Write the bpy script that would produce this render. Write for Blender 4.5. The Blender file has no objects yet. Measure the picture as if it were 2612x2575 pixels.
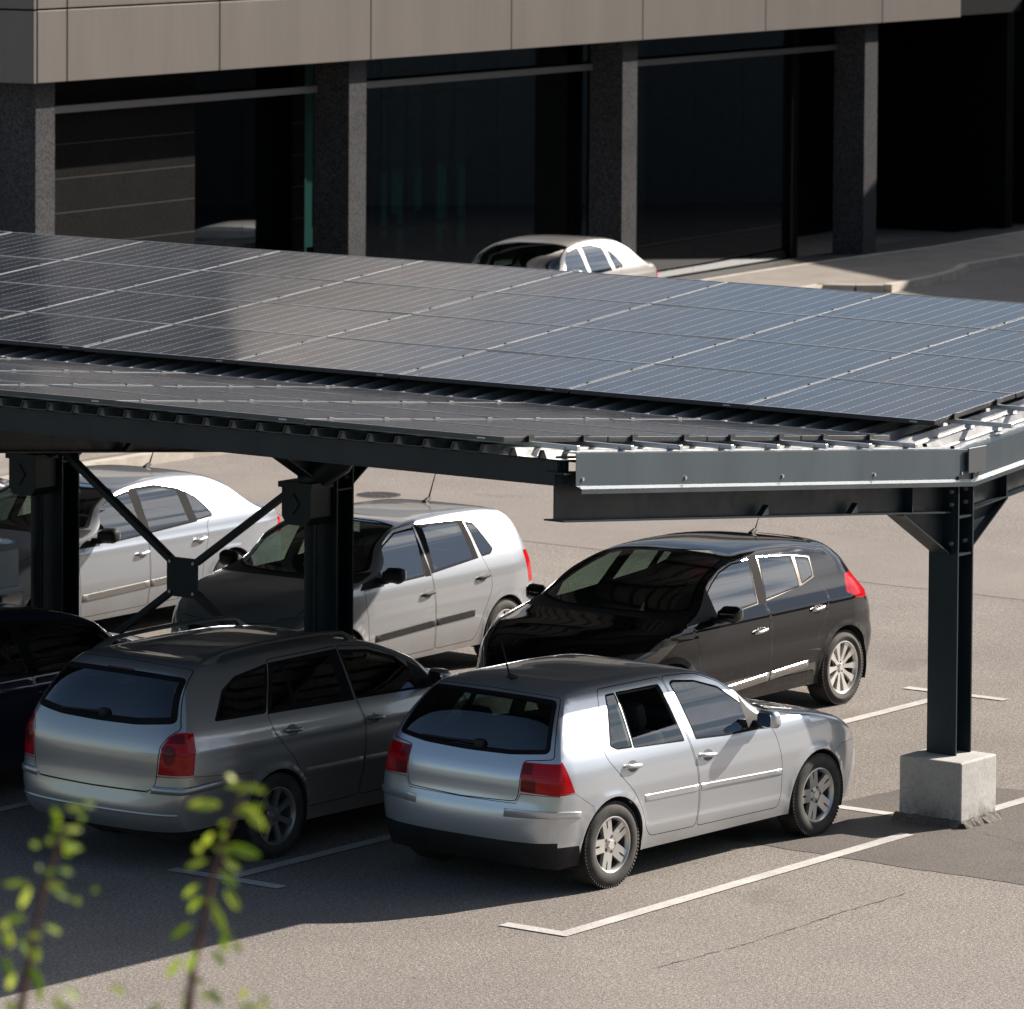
import bpy, bmesh, math, random
import numpy as np
from mathutils import Vector, Matrix, geometry

# ------------------------------------------------------------------ scene, camera, world, sun, exposure
S = bpy.context.scene
COL = S.collection
R = math.radians

CAM_POS = Vector((-28.0125, -20.1728, 7.58295))
YAW, PITCH, ROLL = 0.635871, 0.0572564, 0.0064491
fw = Vector((math.cos(YAW)*math.cos(PITCH), math.sin(YAW)*math.cos(PITCH), -math.sin(PITCH)))
rt = Vector((math.sin(YAW), -math.cos(YAW), 0))
up = rt.cross(fw)
rt2 = rt*math.cos(ROLL) + up*math.sin(ROLL)
up2 = -rt*math.sin(ROLL) + up*math.cos(ROLL)
cam_d = bpy.data.cameras.new('camera')
cam = bpy.data.objects.new('camera', cam_d)
COL.objects.link(cam)
M = Matrix((rt2, up2, -fw)).transposed().to_4x4()
M.translation = CAM_POS
cam.matrix_world = M
cam_d.sensor_width = 36
cam_d.lens = 12979.52/2612*36
cam_d.shift_y = -(1287.5-309.4)/2612
cam_d.clip_start = 0.5
cam_d.clip_end = 2000
cam_d.dof.use_dof = True
cam_d.dof.focus_distance = 37.5
cam_d.dof.aperture_fstop = 5.6
S.camera = cam

SUN_DIR = Vector((0.93, -0.366, 0)).normalized()
SUN_EL = R(30.8)
SUN_AZ = math.atan2(SUN_DIR.x, SUN_DIR.y)
to_sun = Vector((SUN_DIR.x*math.cos(SUN_EL), SUN_DIR.y*math.cos(SUN_EL), math.sin(SUN_EL)))
W = bpy.data.worlds.new('World')
S.world = W
W.use_nodes = True
wn, wl = W.node_tree.nodes, W.node_tree.links
wn.clear()
w_out = wn.new('ShaderNodeOutputWorld')
w_bg = wn.new('ShaderNodeBackground')
w_bg.inputs['Strength'].default_value = 0.05
sky = wn.new('ShaderNodeTexSky')
sky.sky_type = 'NISHITA'
sky.sun_disc = False
sky.sun_elevation = SUN_EL
sky.sun_rotation = SUN_AZ
sky.air_density = 1.0
sky.dust_density = 0.6
# cumulus clouds, laid on a plane high above the place
tc = wn.new('ShaderNodeTexCoord')
sp = wn.new('ShaderNodeSeparateXYZ'); wl.new(tc.outputs['Generated'], sp.inputs[0])
zz = wn.new('ShaderNodeMath'); zz.operation = 'MAXIMUM'; zz.inputs[1].default_value = 0.0; wl.new(sp.outputs['Z'], zz.inputs[0])
za = wn.new('ShaderNodeMath'); za.operation = 'ADD'; za.inputs[1].default_value = 0.24; wl.new(zz.outputs[0], za.inputs[0])
dx = wn.new('ShaderNodeMath'); dx.operation = 'DIVIDE'; wl.new(sp.outputs['X'], dx.inputs[0]); wl.new(za.outputs[0], dx.inputs[1])
dy = wn.new('ShaderNodeMath'); dy.operation = 'DIVIDE'; wl.new(sp.outputs['Y'], dy.inputs[0]); wl.new(za.outputs[0], dy.inputs[1])
cv = wn.new('ShaderNodeCombineXYZ'); wl.new(dx.outputs[0], cv.inputs[0]); wl.new(dy.outputs[0], cv.inputs[1])
def wnode(kind, **k):
    n = wn.new(kind)
    for a, v in k.items(): setattr(n, a, v)
    return n
def wmath(op, a, b=None, clamp=False):
    n = wnode('ShaderNodeMath', operation=op, use_clamp=clamp)
    for i, x in ((0, a), (1, b)):
        if x is None: continue
        if isinstance(x, (int, float)): n.inputs[i].default_value = x
        else: wl.new(x, n.inputs[i])
    return n.outputs[0]
def wrange(v, a, b, c, d, smooth=True):
    n = wnode('ShaderNodeMapRange', interpolation_type='SMOOTHSTEP' if smooth else 'LINEAR')
    for i, x in zip(('From Min', 'From Max', 'To Min', 'To Max'), (a, b, c, d)): n.inputs[i].default_value = x
    wl.new(v, n.inputs['Value'])
    return n.outputs[0]
def wnoise(scale, detail, rough):
    n = wnode('ShaderNodeTexNoise'); n.inputs['Scale'].default_value = scale; n.inputs['Detail'].default_value = detail; n.inputs['Roughness'].default_value = rough
    wl.new(cv.outputs[0], n.inputs['Vector'])
    return n.outputs['Fac']
dt = wnode('ShaderNodeVectorMath', operation='DOT_PRODUCT'); dt.inputs[1].default_value = to_sun
wl.new(tc.outputs['Generated'], dt.inputs[0])
dot = dt.outputs['Value']
near = wrange(dot, 0.62, 0.93, 0.0, 1.0)                 # 1 towards the sun
elev = wrange(sp.outputs['Z'], 0.14, 0.42, 0.0, 1.0)     # low banks are grey, high ones bright
nz = wnoise(2.9, 8, 0.60)
# more cloud towards the sun, clear blue sky on the opposite side
cover = wmath('ADD', nz, wrange(dot, -0.25, 0.75, -0.24, 0.0))
mask = wrange(cover, 0.46, 0.56, 0.0, 1.0)
tex = wnoise(4.2, 6, 0.62)
lit = wmath('ADD', wmath('MULTIPLY', wrange(tex, 0.36, 0.62, 0.0, 1.0), 0.55), wmath('MULTIPLY', elev, 0.55), clamp=True)
rimf = wmath('SUBTRACT', 1.0, wrange(cover, 0.47, 0.66, 0.0, 1.0))   # silver linings on the thin edges
lit = wmath('MAXIMUM', lit, wmath('MULTIPLY', rimf, 0.9))
far_c = wnode('ShaderNodeMixRGB'); far_c.inputs[1].default_value = (2.4, 2.6, 3.0, 1); far_c.inputs[2].default_value = (6.5, 6.5, 6.6, 1); wl.new(lit, far_c.inputs[0])
near_c = wnode('ShaderNodeMixRGB'); near_c.inputs[1].default_value = (2.6, 3.0, 3.5, 1); near_c.inputs[2].default_value = (19.0, 19.0, 19.5, 1); wl.new(lit, near_c.inputs[0])
ccol = wnode('ShaderNodeMixRGB'); wl.new(near, ccol.inputs[0]); wl.new(far_c.outputs[0], ccol.inputs[1]); wl.new(near_c.outputs[0], ccol.inputs[2])
cap = wnode('ShaderNodeMixRGB', blend_type='DARKEN'); cap.inputs[0].default_value = 1.0; cap.inputs[2].default_value = (6.5, 8.0, 10.5, 1); wl.new(sky.outputs[0], cap.inputs[1])
wmix = wnode('ShaderNodeMixRGB')
wl.new(mask, wmix.inputs[0]); wl.new(cap.outputs[0], wmix.inputs[1]); wl.new(ccol.outputs[0], wmix.inputs[2])
wl.new(wmix.outputs[0], w_bg.inputs[0]); wl.new(w_bg.outputs[0], w_out.inputs[0])

sun_d = bpy.data.lights.new('sun', 'SUN')
sun_d.energy = 5.0
sun_d.angle = R(0.53)
sun_d.color = (1.0, 0.92, 0.83)
sun = bpy.data.objects.new('sun', sun_d)
COL.objects.link(sun)
sun.rotation_euler = to_sun.to_track_quat('Z', 'Y').to_euler()

S.view_settings.view_transform = 'Standard'
S.view_settings.look = 'None'
S.view_settings.exposure = 1.12
S.view_settings.gamma = 1.0
S.render.engine = 'CYCLES'
S.cycles.max_bounces = 8
S.cycles.transparent_max_bounces = 16
S.cycles.use_denoising = True

# ------------------------------------------------------------------ helpers
def tag(o, label=None, cat=None, group=None, kind=None):
    if label: o['label'] = label
    if cat: o['category'] = cat
    if group: o['group'] = group
    if kind: o['kind'] = kind
    return o

def empty(name, loc=(0, 0, 0), rz=0.0, parent=None):
    o = bpy.data.objects.new(name, None)
    COL.objects.link(o)
    o.location = loc
    o.rotation_euler = (0, 0, rz)
    o.empty_display_size = 0.1
    if parent: o.parent = parent
    return o

def link_mesh(name, me, parent=None):
    o = bpy.data.objects.new(name, me)
    COL.objects.link(o)
    if parent: o.parent = parent
    return o

def copy_tree(o, parent=None):
    c = o.copy()
    COL.objects.link(c)
    c.parent = parent
    for ch in list(o.children):
        copy_tree(ch, c)
    return c

class MB:
    """collects boxes, prisms, tubes, lathes into one mesh"""
    def __init__(s):
        s.bm = bmesh.new()
    def _mat(s, faces, mi):
        for f in faces: f.material_index = mi
    def box(s, lo, hi, mat=None, mi=0, bevel=0.0, seg=2):
        lo, hi = Vector(lo), Vector(hi)
        r = bmesh.ops.create_cube(s.bm, size=1.0)
        vs = r['verts']
        c = (lo+hi)/2
        d = hi-lo
        for v in vs: v.co = Vector((v.co.x*d.x, v.co.y*d.y, v.co.z*d.z))
        fs = list({f for v in vs for f in v.link_faces})
        if bevel > 0:
            es = list({e for v in vs for e in v.link_edges})
            rb = bmesh.ops.bevel(s.bm, geom=es, offset=bevel, segments=seg, affect='EDGES', profile=0.5)
            vs = list({v for v in rb['verts']} | {v for v in vs if v.is_valid})
            fs = list({f for v in vs for f in v.link_faces})
        for v in vs:
            v.co = v.co + c
            if mat is not None: v.co = mat @ v.co
        s._mat(fs, mi)
        return vs
    def bar(s, a, b, wdt, hgt, upv=(0, 0, 1), mi=0, bevel=0.0):
        a, b = Vector(a), Vector(b)
        d = b-a
        L = d.length
        x = d.normalized(); u = Vector(upv)
        y = u.cross(x).normalized(); z = x.cross(y)
        m = Matrix((x, y, z)).transposed().to_4x4(); m.translation = (a+b)/2
        return s.box((-L/2, -wdt/2, -hgt/2), (L/2, wdt/2, hgt/2), m, mi, bevel)
    def prism(s, pts, off, mi=0):
        """closed loop of 3-D points, extruded by the vector off"""
        off = Vector(off)
        a = [s.bm.verts.new(Vector(p)) for p in pts]
        b = [s.bm.verts.new(Vector(p)+off) for p in pts]
        n = len(a)
        fs = [s.bm.faces.new(a[::-1]), s.bm.faces.new(b)]
        for i in range(n):
            fs.append(s.bm.faces.new((a[i], a[(i+1) % n], b[(i+1) % n], b[i])))
        s._mat(fs, mi)
        return a+b
    def tube(s, pts, rad, n=10, mi=0, cap=True):
        pts = [Vector(p) for p in pts]
        rads = rad if isinstance(rad, (list, tuple)) else [rad]*len(pts)
        rings = []
        prev = None
        for i, p in enumerate(pts):
            d = (pts[min(i+1, len(pts)-1)]-pts[max(i-1, 0)]).normalized()
            if prev is None:
                ref = Vector((0, 0, 1)) if abs(d.z) < 0.9 else Vector((1, 0, 0))
                x = d.cross(ref).normalized()
            else:
                x = (prev - d*prev.dot(d)).normalized()
            prev = x
            y = d.cross(x)
            rings.append([s.bm.verts.new(p+(x*math.cos(2*math.pi*k/n)+y*math.sin(2*math.pi*k/n))*rads[i]) for k in range(n)])
        fs = []
        for i in range(len(rings)-1):
            for k in range(n):
                fs.append(s.bm.faces.new((rings[i][k], rings[i][(k+1) % n], rings[i+1][(k+1) % n], rings[i+1][k])))
        if cap:
            fs.append(s.bm.faces.new(rings[0][::-1])); fs.append(s.bm.faces.new(rings[-1]))
        s._mat(fs, mi)
        return [v for r in rings for v in r]
    def lathe_y(s, prof, n=48, mi=0, mat=None):
        """profile of (r, y) turned about the y axis"""
        rings = []
        for (r, y) in prof:
            ring = []
            for k in range(n):
                a = 2*math.pi*k/n
                p = Vector((r*math.cos(a), y, r*math.sin(a)))
                if mat is not None: p = mat @ p
                ring.append(s.bm.verts.new(p))
            rings.append(ring)
        fs = []
        for i in range(len(rings)-1):
            for k in range(n):
                fs.append(s.bm.faces.new((rings[i][k], rings[i+1][k], rings[i+1][(k+1) % n], rings[i][(k+1) % n])))
        s._mat(fs, mi)
    def build(s, name, mats, parent=None, smooth=None):
        me = bpy.data.meshes.new(name)
        bmesh.ops.recalc_face_normals(s.bm, faces=s.bm.faces[:])
        s.bm.to_mesh(me)
        s.bm.free()
        for m in (mats if isinstance(mats, (list, tuple)) else [mats]): me.materials.append(m)
        if smooth is not None:
            for p in me.polygons: p.use_smooth = True
            me.set_sharp_from_angle(angle=R(smooth))
        return link_mesh(name, me, parent)

# ------------------------------------------------------------------ materials
class NT:
    def __init__(s, name):
        s.m = bpy.data.materials.new(name)
        s.m.use_nodes = True
        s.n = s.m.node_tree.nodes
        s.l = s.m.node_tree.links
        s.n.clear()
        s.out = s.n.new('ShaderNodeOutputMaterial')
    def bsdf(s, **k):
        b = s.n.new('ShaderNodeBsdfPrincipled')
        for a, v in k.items():
            b.inputs[a.replace('_', ' ')].default_value = v
        s.l.new(b.outputs[0], s.out.inputs[0])
        s.b = b
        return b
    def coord(s, kind='Object'):
        t = s.n.new('ShaderNodeTexCoord')
        return t.outputs[kind]
    def noise(s, vec, scale, detail=4, rough=0.55, stretch=None):
        if stretch:
            mp = s.n.new('ShaderNodeMapping'); mp.inputs['Scale'].default_value = stretch
            s.l.new(vec, mp.inputs[0]); vec = mp.outputs[0]
        t = s.n.new('ShaderNodeTexNoise')
        t.inputs['Scale'].default_value = scale; t.inputs['Detail'].default_value = detail; t.inputs['Roughness'].default_value = rough
        s.l.new(vec, t.inputs['Vector'])
        return t.outputs['Fac']
    def ramp(s, fac, stops):
        r = s.n.new('ShaderNodeValToRGB')
        els = r.color_ramp.elements
        while len(els) < len(stops): els.new(0.5)
        for e, (p, c) in zip(els, stops):
            e.position = p
            e.color = (c, c, c, 1) if isinstance(c, (int, float)) else (*c, 1)
        s.l.new(fac, r.inputs[0])
        return r.outputs[0]
    def mix(s, a, b, fac, mode='MIX'):
        m = s.n.new('ShaderNodeMixRGB'); m.blend_type = mode
        for i, x in ((1, a), (2, b)):
            if isinstance(x, (tuple, list)): m.inputs[i].default_value = (*x, 1)
            else: s.l.new(x, m.inputs[i])
        if isinstance(fac, (int, float)): m.inputs[0].default_value = fac
        else: s.l.new(fac, m.inputs[0])
        return m.outputs[0]
    def math(s, op, a, b=None):
        m = s.n.new('ShaderNodeMath'); m.operation = op
        for i, x in ((0, a), (1, b)):
            if x is None: continue
            if isinstance(x, (int, float)): m.inputs[i].default_value = x
            else: s.l.new(x, m.inputs[i])
        return m.outputs[0]
    def sep(s, vec):
        t = s.n.new('ShaderNodeSeparateXYZ'); s.l.new(vec, t.inputs[0]); return t.outputs
    def bump(s, h, strength=0.3, dist=0.01):
        b = s.n.new('ShaderNodeBump'); b.inputs['Strength'].default_value = strength; b.inputs['Distance'].default_value = dist
        s.l.new(h, b.inputs['Height']); s.l.new(b.outputs[0], s.b.inputs['Normal'])
    def link(s, a, inp): s.l.new(a, s.b.inputs[inp])

def simple(name, col, rough=0.5, metal=0.0, coat=0.0, spec=0.5, var=0.0, scale=6.0):
    t = NT(name)
    t.bsdf(Base_Color=(*col, 1), Roughness=rough, Metallic=metal, Coat_Weight=coat, Coat_Roughness=0.04, Specular_IOR_Level=spec)
    if var > 0:
        f = t.noise(t.coord(), scale, 5, 0.6)
        c = t.ramp(f, [(0.3, tuple(x*(1-var) for x in col)), (0.7, tuple(min(1, x*(1+var)) for x in col))])
        t.link(c, 'Base Color')
    return t.m

def paint(name, col, metal=0.55, rough=0.36, coat=1.0, dirt=0.12, spec=0.3):
    t = NT(name)
    t.bsdf(Base_Color=(*col, 1), Roughness=rough, Metallic=metal, Coat_Weight=coat, Coat_Roughness=0.05, Specular_IOR_Level=spec)
    co = t.coord()
    z = t.sep(co)['Z']
    n1 = t.noise(co, 1.7, 5, 0.6)
    low = t.ramp(z, [(0.0, 0.0), (0.22, 1.0), (0.42, 0.15), (0.8, 0.0)])
    d = t.math('MULTIPLY', low, t.ramp(n1, [(0.35, 0.3), (0.7, 1.0)]))
    d = t.math('MULTIPLY', d, dirt*3)
    c = t.mix(col, (0.16, 0.135, 0.11), d)
    t.link(c, 'Base Color')
    t.link(t.ramp(t.noise(co, 3.0, 5, 0.65), [(0.3, 0.015), (0.75, 0.055)]), 'Coat Roughness')
    return t.m

def glass(name, tint=(0.30, 0.36, 0.33), rough=0.0, gain=2.1):
    t = NT(name)
    tr = t.n.new('ShaderNodeBsdfTransparent'); tr.inputs[0].default_value = (*tint, 1)
    gl = t.n.new('ShaderNodeBsdfGlossy'); gl.inputs['Roughness'].default_value = 0.015
    gl.inputs['Color'].default_value = (0.95, 0.97, 1.0, 1)
    lw = t.n.new('ShaderNodeLayerWeight'); lw.inputs['Blend'].default_value = 0.5
    f0 = t.math('ADD', t.math('MULTIPLY', t.math('POWER', lw.outputs['Facing'], 4.5), 0.93), 0.045)
    f2 = t.math('MULTIPLY', f0, gain)
    f3 = t.math('MINIMUM', f2, 1.0)
    mx = t.n.new('ShaderNodeMixShader')
    t.l.new(f3, mx.inputs[0]); t.l.new(tr.outputs[0], mx.inputs[1]); t.l.new(gl.outputs[0], mx.inputs[2])
    t.l.new(mx.outputs[0], t.out.inputs[0])
    return t.m

MAT = {}
MAT['gap'] = simple('panel gap', (0.006, 0.006, 0.007), 0.8)
MAT['rubber'] = simple('black rubber trim', (0.010, 0.010, 0.011), 0.75, var=0.2, spec=0.08)
MAT['plastic'] = simple('black plastic', (0.018, 0.018, 0.019), 0.6, var=0.25, spec=0.2)
MAT['glass'] = glass('car glass', (0.50, 0.60, 0.545))
MAT['glass_dark'] = glass('dark car glass', (0.22, 0.27, 0.255))
MAT['interior'] = simple('dark upholstery', (0.022, 0.022, 0.024), 0.85, var=0.3, scale=20)
MAT['lining'] = simple('grey headlining', (0.10, 0.10, 0.098), 0.9)
MAT['chrome'] = simple('bright metal trim', (0.55, 0.53, 0.50), 0.3, 1.0)
MAT['bronze_trim'] = simple('satin window trim', (0.20, 0.17, 0.14), 0.18, 1.0)
MAT['mirror'] = simple('mirror glass', (0.7, 0.75, 0.8), 0.02, 1.0)
t = NT('red lamp'); t.bsdf(Base_Color=(0.30, 0.002, 0.004, 1), Roughness=0.12, Specular_IOR_Level=0.35)
zc = t.sep(t.coord())['Z']; wv = t.math('SINE', t.math('MULTIPLY', zc, 420.0))
t.link(t.ramp(wv, [(0.0, (0.30, 0.0, 0.004)), (1.0, (0.55, 0.004, 0.010))]), 'Base Color')
MAT['lamp_red'] = t.m
MAT['lamp_dark'] = simple('dark red lamp', (0.13, 0.001, 0.004), 0.15, spec=0.3)
MAT['lamp_clear'] = simple('clear lamp lens', (0.30, 0.31, 0.30), 0.12, 0.5, coat=1.0)
MAT['lamp_smoke'] = simple('smoked lamp lens', (0.10, 0.10, 0.09), 0.10, 0.4, coat=1.0)
t = NT('tyre rubber'); t.bsdf(Base_Color=(0.022, 0.021, 0.020, 1), Roughness=0.8)
co = t.coord()
t.link(t.ramp(t.noise(co, 7, 5, 0.6), [(0.35, (0.016, 0.015, 0.0145)), (0.72, (0.055, 0.049, 0.042))]), 'Base Color')
MAT['tyre'] = t.m
MAT['rim'] = simple('silver alloy', (0.58, 0.57, 0.55), 0.33, 0.75, coat=0.4, var=0.08)
MAT['rim_bright'] = simple('bright alloy', (0.72, 0.70, 0.67), 0.30, 0.6, coat=0.4)
MAT['rim_grey'] = simple('grey alloy', (0.26, 0.26, 0.26), 0.4, 0.7)
MAT['rim_in'] = simple('wheel barrel', (0.09, 0.085, 0.08), 0.6, 0.5)
MAT['under'] = simple('underbody', (0.010, 0.010, 0.010), 0.9)
# ------------------------------------------------------------------ ground, markings, pavement, building
t = NT('asphalt'); t.bsdf(Roughness=0.88, Specular_IOR_Level=0.25)
co = t.coord()
big = t.noise(co, 0.16, 4, 0.6)
mid = t.noise(co, 0.9, 5, 0.6)
grit = t.noise(co, 75, 3, 0.75)
vor = t.n.new('ShaderNodeTexVoronoi'); vor.inputs['Scale'].default_value = 95; t.l.new(co, vor.inputs['Vector'])
stone = t.ramp(vor.outputs['Color'], [(0.1, (0.085, 0.075, 0.068)), (0.45, (0.20, 0.176, 0.155)), (0.75, (0.25, 0.22, 0.195)), (0.96, (0.42, 0.39, 0.355))])
base = t.mix(stone, t.ramp(grit, [(0.35, (0.11, 0.095, 0.083)), (0.65, (0.30, 0.265, 0.235))]), 0.45)
tone = t.ramp(big, [(0.35, 0.90), (0.65, 1.08)])
base = t.mix(base, tone, 1.0, 'MULTIPLY')
base = t.mix(base, t.ramp(mid, [(0.3, 0.92), (0.7, 1.06)]), 1.0, 'MULTIPLY')
coarse = t.noise(co, 42, 2, 0.7)
base = t.mix(base, t.ramp(coarse, [(0.32, 0.62), (0.5, 1.0), (0.68, 1.34)]), 1.0, 'MULTIPLY')
# tyre polish and oil marks along the lane and in the bays
xs_ = t.sep(co)
wob = t.math('MULTIPLY', t.math('SUBTRACT', big, 0.5), 1.2)
lane = t.math('ADD', xs_['X'], wob)
mk = t.ramp(t.math('FRACT', t.math('MULTIPLY', lane, 0.27)), [(0.0, 1.0), (0.25, 0.955), (0.5, 1.0), (0.8, 1.02)])
base = t.mix(base, mk, 1.0, 'MULTIPLY')
spots = t.noise(co, .75, 7, .62)
base = t.mix(base, t.ramp(spots, [(.60, 1.0), (.68, .84)]), 1.0, 'MULTIPLY')
vo2 = t.n.new('ShaderNodeTexVoronoi'); vo2.inputs['Scale'].default_value = 1.1; vo2.inputs['Randomness'].default_value = 1.0; t.l.new(co, vo2.inputs['Vector'])
base = t.mix(base, t.ramp(vo2.outputs['Distance'], [(.012, .55), (.05, 1.0)]), 1.0, 'MULTIPLY')
t.link(base, 'Base Color')
t.bump(t.math('ADD', vor.outputs['Distance'], t.math('MULTIPLY', grit, 0.7)), 0.55, 0.006)
ASPHALT = t.m
t = NT('dark asphalt'); t.bsdf(Roughness=0.85, Specular_IOR_Level=0.3)
co = t.coord(); grit = t.noise(co, 55, 3, 0.75)
base = t.mix(t.ramp(grit, [(0.3, (0.055, 0.048, 0.043)), (0.7, (0.17, 0.148, 0.13))]), t.ramp(t.noise(co, 1.3, 5, 0.6), [(0.3, 0.85), (0.7, 1.1)]), 1.0, 'MULTIPLY')
t.link(base, 'Base Color'); t.bump(grit, 0.6, 0.008)
DARK_ASPHALT = t.m
t = NT('road paint'); t.bsdf(Roughness=0.7)
co = t.coord()
g1 = t.noise(co, 40, 4, 0.7); g2 = t.noise(co, 2.5, 5, 0.65)
c_ = t.mix(t.ramp(g1, [(0.25, (0.30, 0.275, 0.25)), (0.5, (0.50, 0.475, 0.445))]), t.ramp(g2, [(0.3, 0.72), (0.65, 1.05)]), 1.0, 'MULTIPLY')
t.link(c_, 'Base Color'); t.bump(g1, 0.3, 0.004)
LINE = t.m
CONC = NT('pale concrete'); CONC.bsdf(Roughness=0.8)
co = CONC.coord(); n1 = CONC.noise(co, 2.2, 6, 0.65); n2 = CONC.noise(co, 30, 4, 0.7)
zc = CONC.sep(co)['Z']
c_ = CONC.mix(CONC.ramp(n1, [(0.3, (0.34, 0.325, 0.30)), (0.7, (0.50, 0.485, 0.455))]), CONC.ramp(n2, [(0.25, 0.8), (0.55, 1.03)]), 1.0, 'MULTIPLY')
pore = CONC.n.new('ShaderNodeTexVoronoi'); pore.inputs['Scale'].default_value = 26; CONC.l.new(co, pore.inputs['Vector'])
c_ = CONC.mix((0.06, 0.055, 0.05), c_, CONC.ramp(pore.outputs['Distance'], [(0.05, 0.0), (0.10, 1.0)]))
stain = CONC.math('MULTIPLY', CONC.ramp(zc, [(0.0, 1.0), (0.09, 0.55), (0.22, 0.0)]), CONC.ramp(CONC.noise(co, 9, 6, 0.7), [(0.42, 0.0), (0.60, 1.0)]))
c_ = CONC.mix(c_, (0.045, 0.04, 0.035), stain)
CONC.link(c_, 'Base Color'); CONC.bump(n2, 0.25, 0.006)
CONCRETE = CONC.m
t = NT('kerb stone'); t.bsdf(Roughness=0.85)
co = t.coord()
t.link(t.mix(t.ramp(t.noise(co, 3, 5, 0.6), [(0.3, (0.33, 0.29, 0.24)), (0.7, (0.50, 0.45, 0.385))]), t.ramp(t.noise(co, 40, 3, 0.7), [(0.3, 0.85), (0.7, 1.05)]), 1.0, 'MULTIPLY'), 'Base Color')
KERB = t.m

def sheet(name, pts, z, mat, kind='structure'):
    m = MB()
    m.bm.faces.new([m.bm.verts.new((x, y, z)) for x, y in pts])
    o = m.build(name, mat)
    if kind: o['kind'] = kind
    return o

m = MB()
N_ = 24
for i in range(N_):
    for j in range(N_):
        pass
ring = [(-600, -600), (700, -600), (700, 700), (-600, 700)]
sheet('ground', ring, 0.0, ASPHALT)

random.seed(4)
def ragged(pts, amp, step=0.12):
    out = []
    n = len(pts)
    for i in range(n):
        a, b = Vector(pts[i]), Vector(pts[(i+1) % n])
        k = max(1, int((b-a).length/step))
        for j in range(k):
            p = a+(b-a)*j/k
            out.append((p.x+random.uniform(-amp, amp), p.y+random.uniform(-amp, amp)))
    return out
sheet('asphalt_patch', ragged([(3.5, 1.20), (3.46, .12), (3.43, -.7), (3.50, -3.0), (6.8, -3.0), (6.6, .25), (6.45, .75), (5.98, 1.08), (5.14, 1.17)], .02), .003, DARK_ASPHALT)
# a newer lane of slightly darker asphalt across the drive aisle
t = NT('newer asphalt'); t.bsdf(Roughness=0.86, Specular_IOR_Level=0.3)
co = t.coord(); grit = t.noise(co, 70, 3, 0.75)
base = t.mix(t.ramp(grit, [(0.3, (0.115, 0.099, 0.086)), (0.7, (0.275, 0.240, 0.212))]), t.ramp(t.noise(co, .7, 5, 0.6), [(0.3, 0.9), (0.7, 1.08)]), 1.0, 'MULTIPLY')
t.link(base, 'Base Color'); t.bump(grit, 0.5, 0.006)
sheet('asphalt_lane', ragged([(15.35, -8), (15.25, 7.2), (15.45, 9.0), (15.5, 11.8), (15.3, 24), (18.6, 24), (18.0, 12), (17.9, 8.5), (18.1, -8)], .015, .3), .003, t.m)
def crack(name, pts, wd):
    m = MB()
    P = []
    for i in range(len(pts)-1):
        a, b = Vector(pts[i]), Vector(pts[i+1]); k = max(2, int((b-a).length/.05))
        P += [a+(b-a)*j/k for j in range(k)]
    P.append(Vector(pts[-1]))
    L, Rr = [], []
    for i, p in enumerate(P):
        d = (P[min(i+1, len(P)-1)]-P[max(0, i-1)]).normalized(); n = Vector((-d.y, d.x))
        off = n*random.uniform(-.012, .012)
        w_ = wd*random.uniform(.15, 1)*(1 if 3 < i < len(P)-4 else .2)
        L.append(m.bm.verts.new((*(p+off+n*w_/2), .005))); Rr.append(m.bm.verts.new((*(p+off-n*w_/2), .005)))
    for i in range(len(P)-1): m.bm.faces.new((L[i], L[i+1], Rr[i+1], Rr[i]))
    o = m.build(name, MAT['gap']); o['kind'] = 'structure'
crackmat = simple('dark crack', (0.05, 0.043, 0.037), 0.9)  # one even dark tone for the crack strips
MAT_gap_keep = MAT['gap']; MAT['gap'] = crackmat
crack('asphalt_crack', [(-.6, -1.02), (.7, -1.10), (1.9, -1.06), (2.84, -1.08)], .012)
crack('asphalt_crack', [(4.95, -.20), (4.73, -.85), (4.7, -1.6)], .008)
MAT['gap'] = MAT_gap_keep

LW, BW, BL, TT = .119, 3.012, 5.087, .578
def line_obj(name, rects, label, group='painted bay lines'):
    m = MB()
    for x0, y0, x1, y1 in rects:
        m.bm.faces.new([m.bm.verts.new(p) for p in ((x0, y0, .007), (x1, y0, .007), (x1, y1, .007), (x0, y1, .007))])
    o = m.build(name, LINE)
    o['kind'] = 'structure'
    return o
line_obj('bay_line', [(0, 0, 4.50, LW), (0, LW, LW, TT)], '')
line_obj('bay_line', [(5.6, 0, 2*BL, LW), (2*BL-LW, LW, 2*BL, TT), (2*BL-LW, -TT, 2*BL, 0)], '')
for k in range(1, 6):
    y = BW*k
    line_obj('bay_line', [(0, y, 2*BL, y+LW), (0, y+LW, LW, y+TT), (0, y-TT+LW, LW, y), (2*BL-LW, y+LW, 2*BL, y+TT), (2*BL-LW, y-TT+LW, 2*BL, y)], '')
line_obj('bay_line', [(BL-LW/2, .40, BL+LW/2, BW-.002)], '')
for k in range(1, 5):
    line_obj('bay_line', [(BL-LW/2, BW*k+LW+.002, BL+LW/2, BW*(k+1)-.002)], '')

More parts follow.
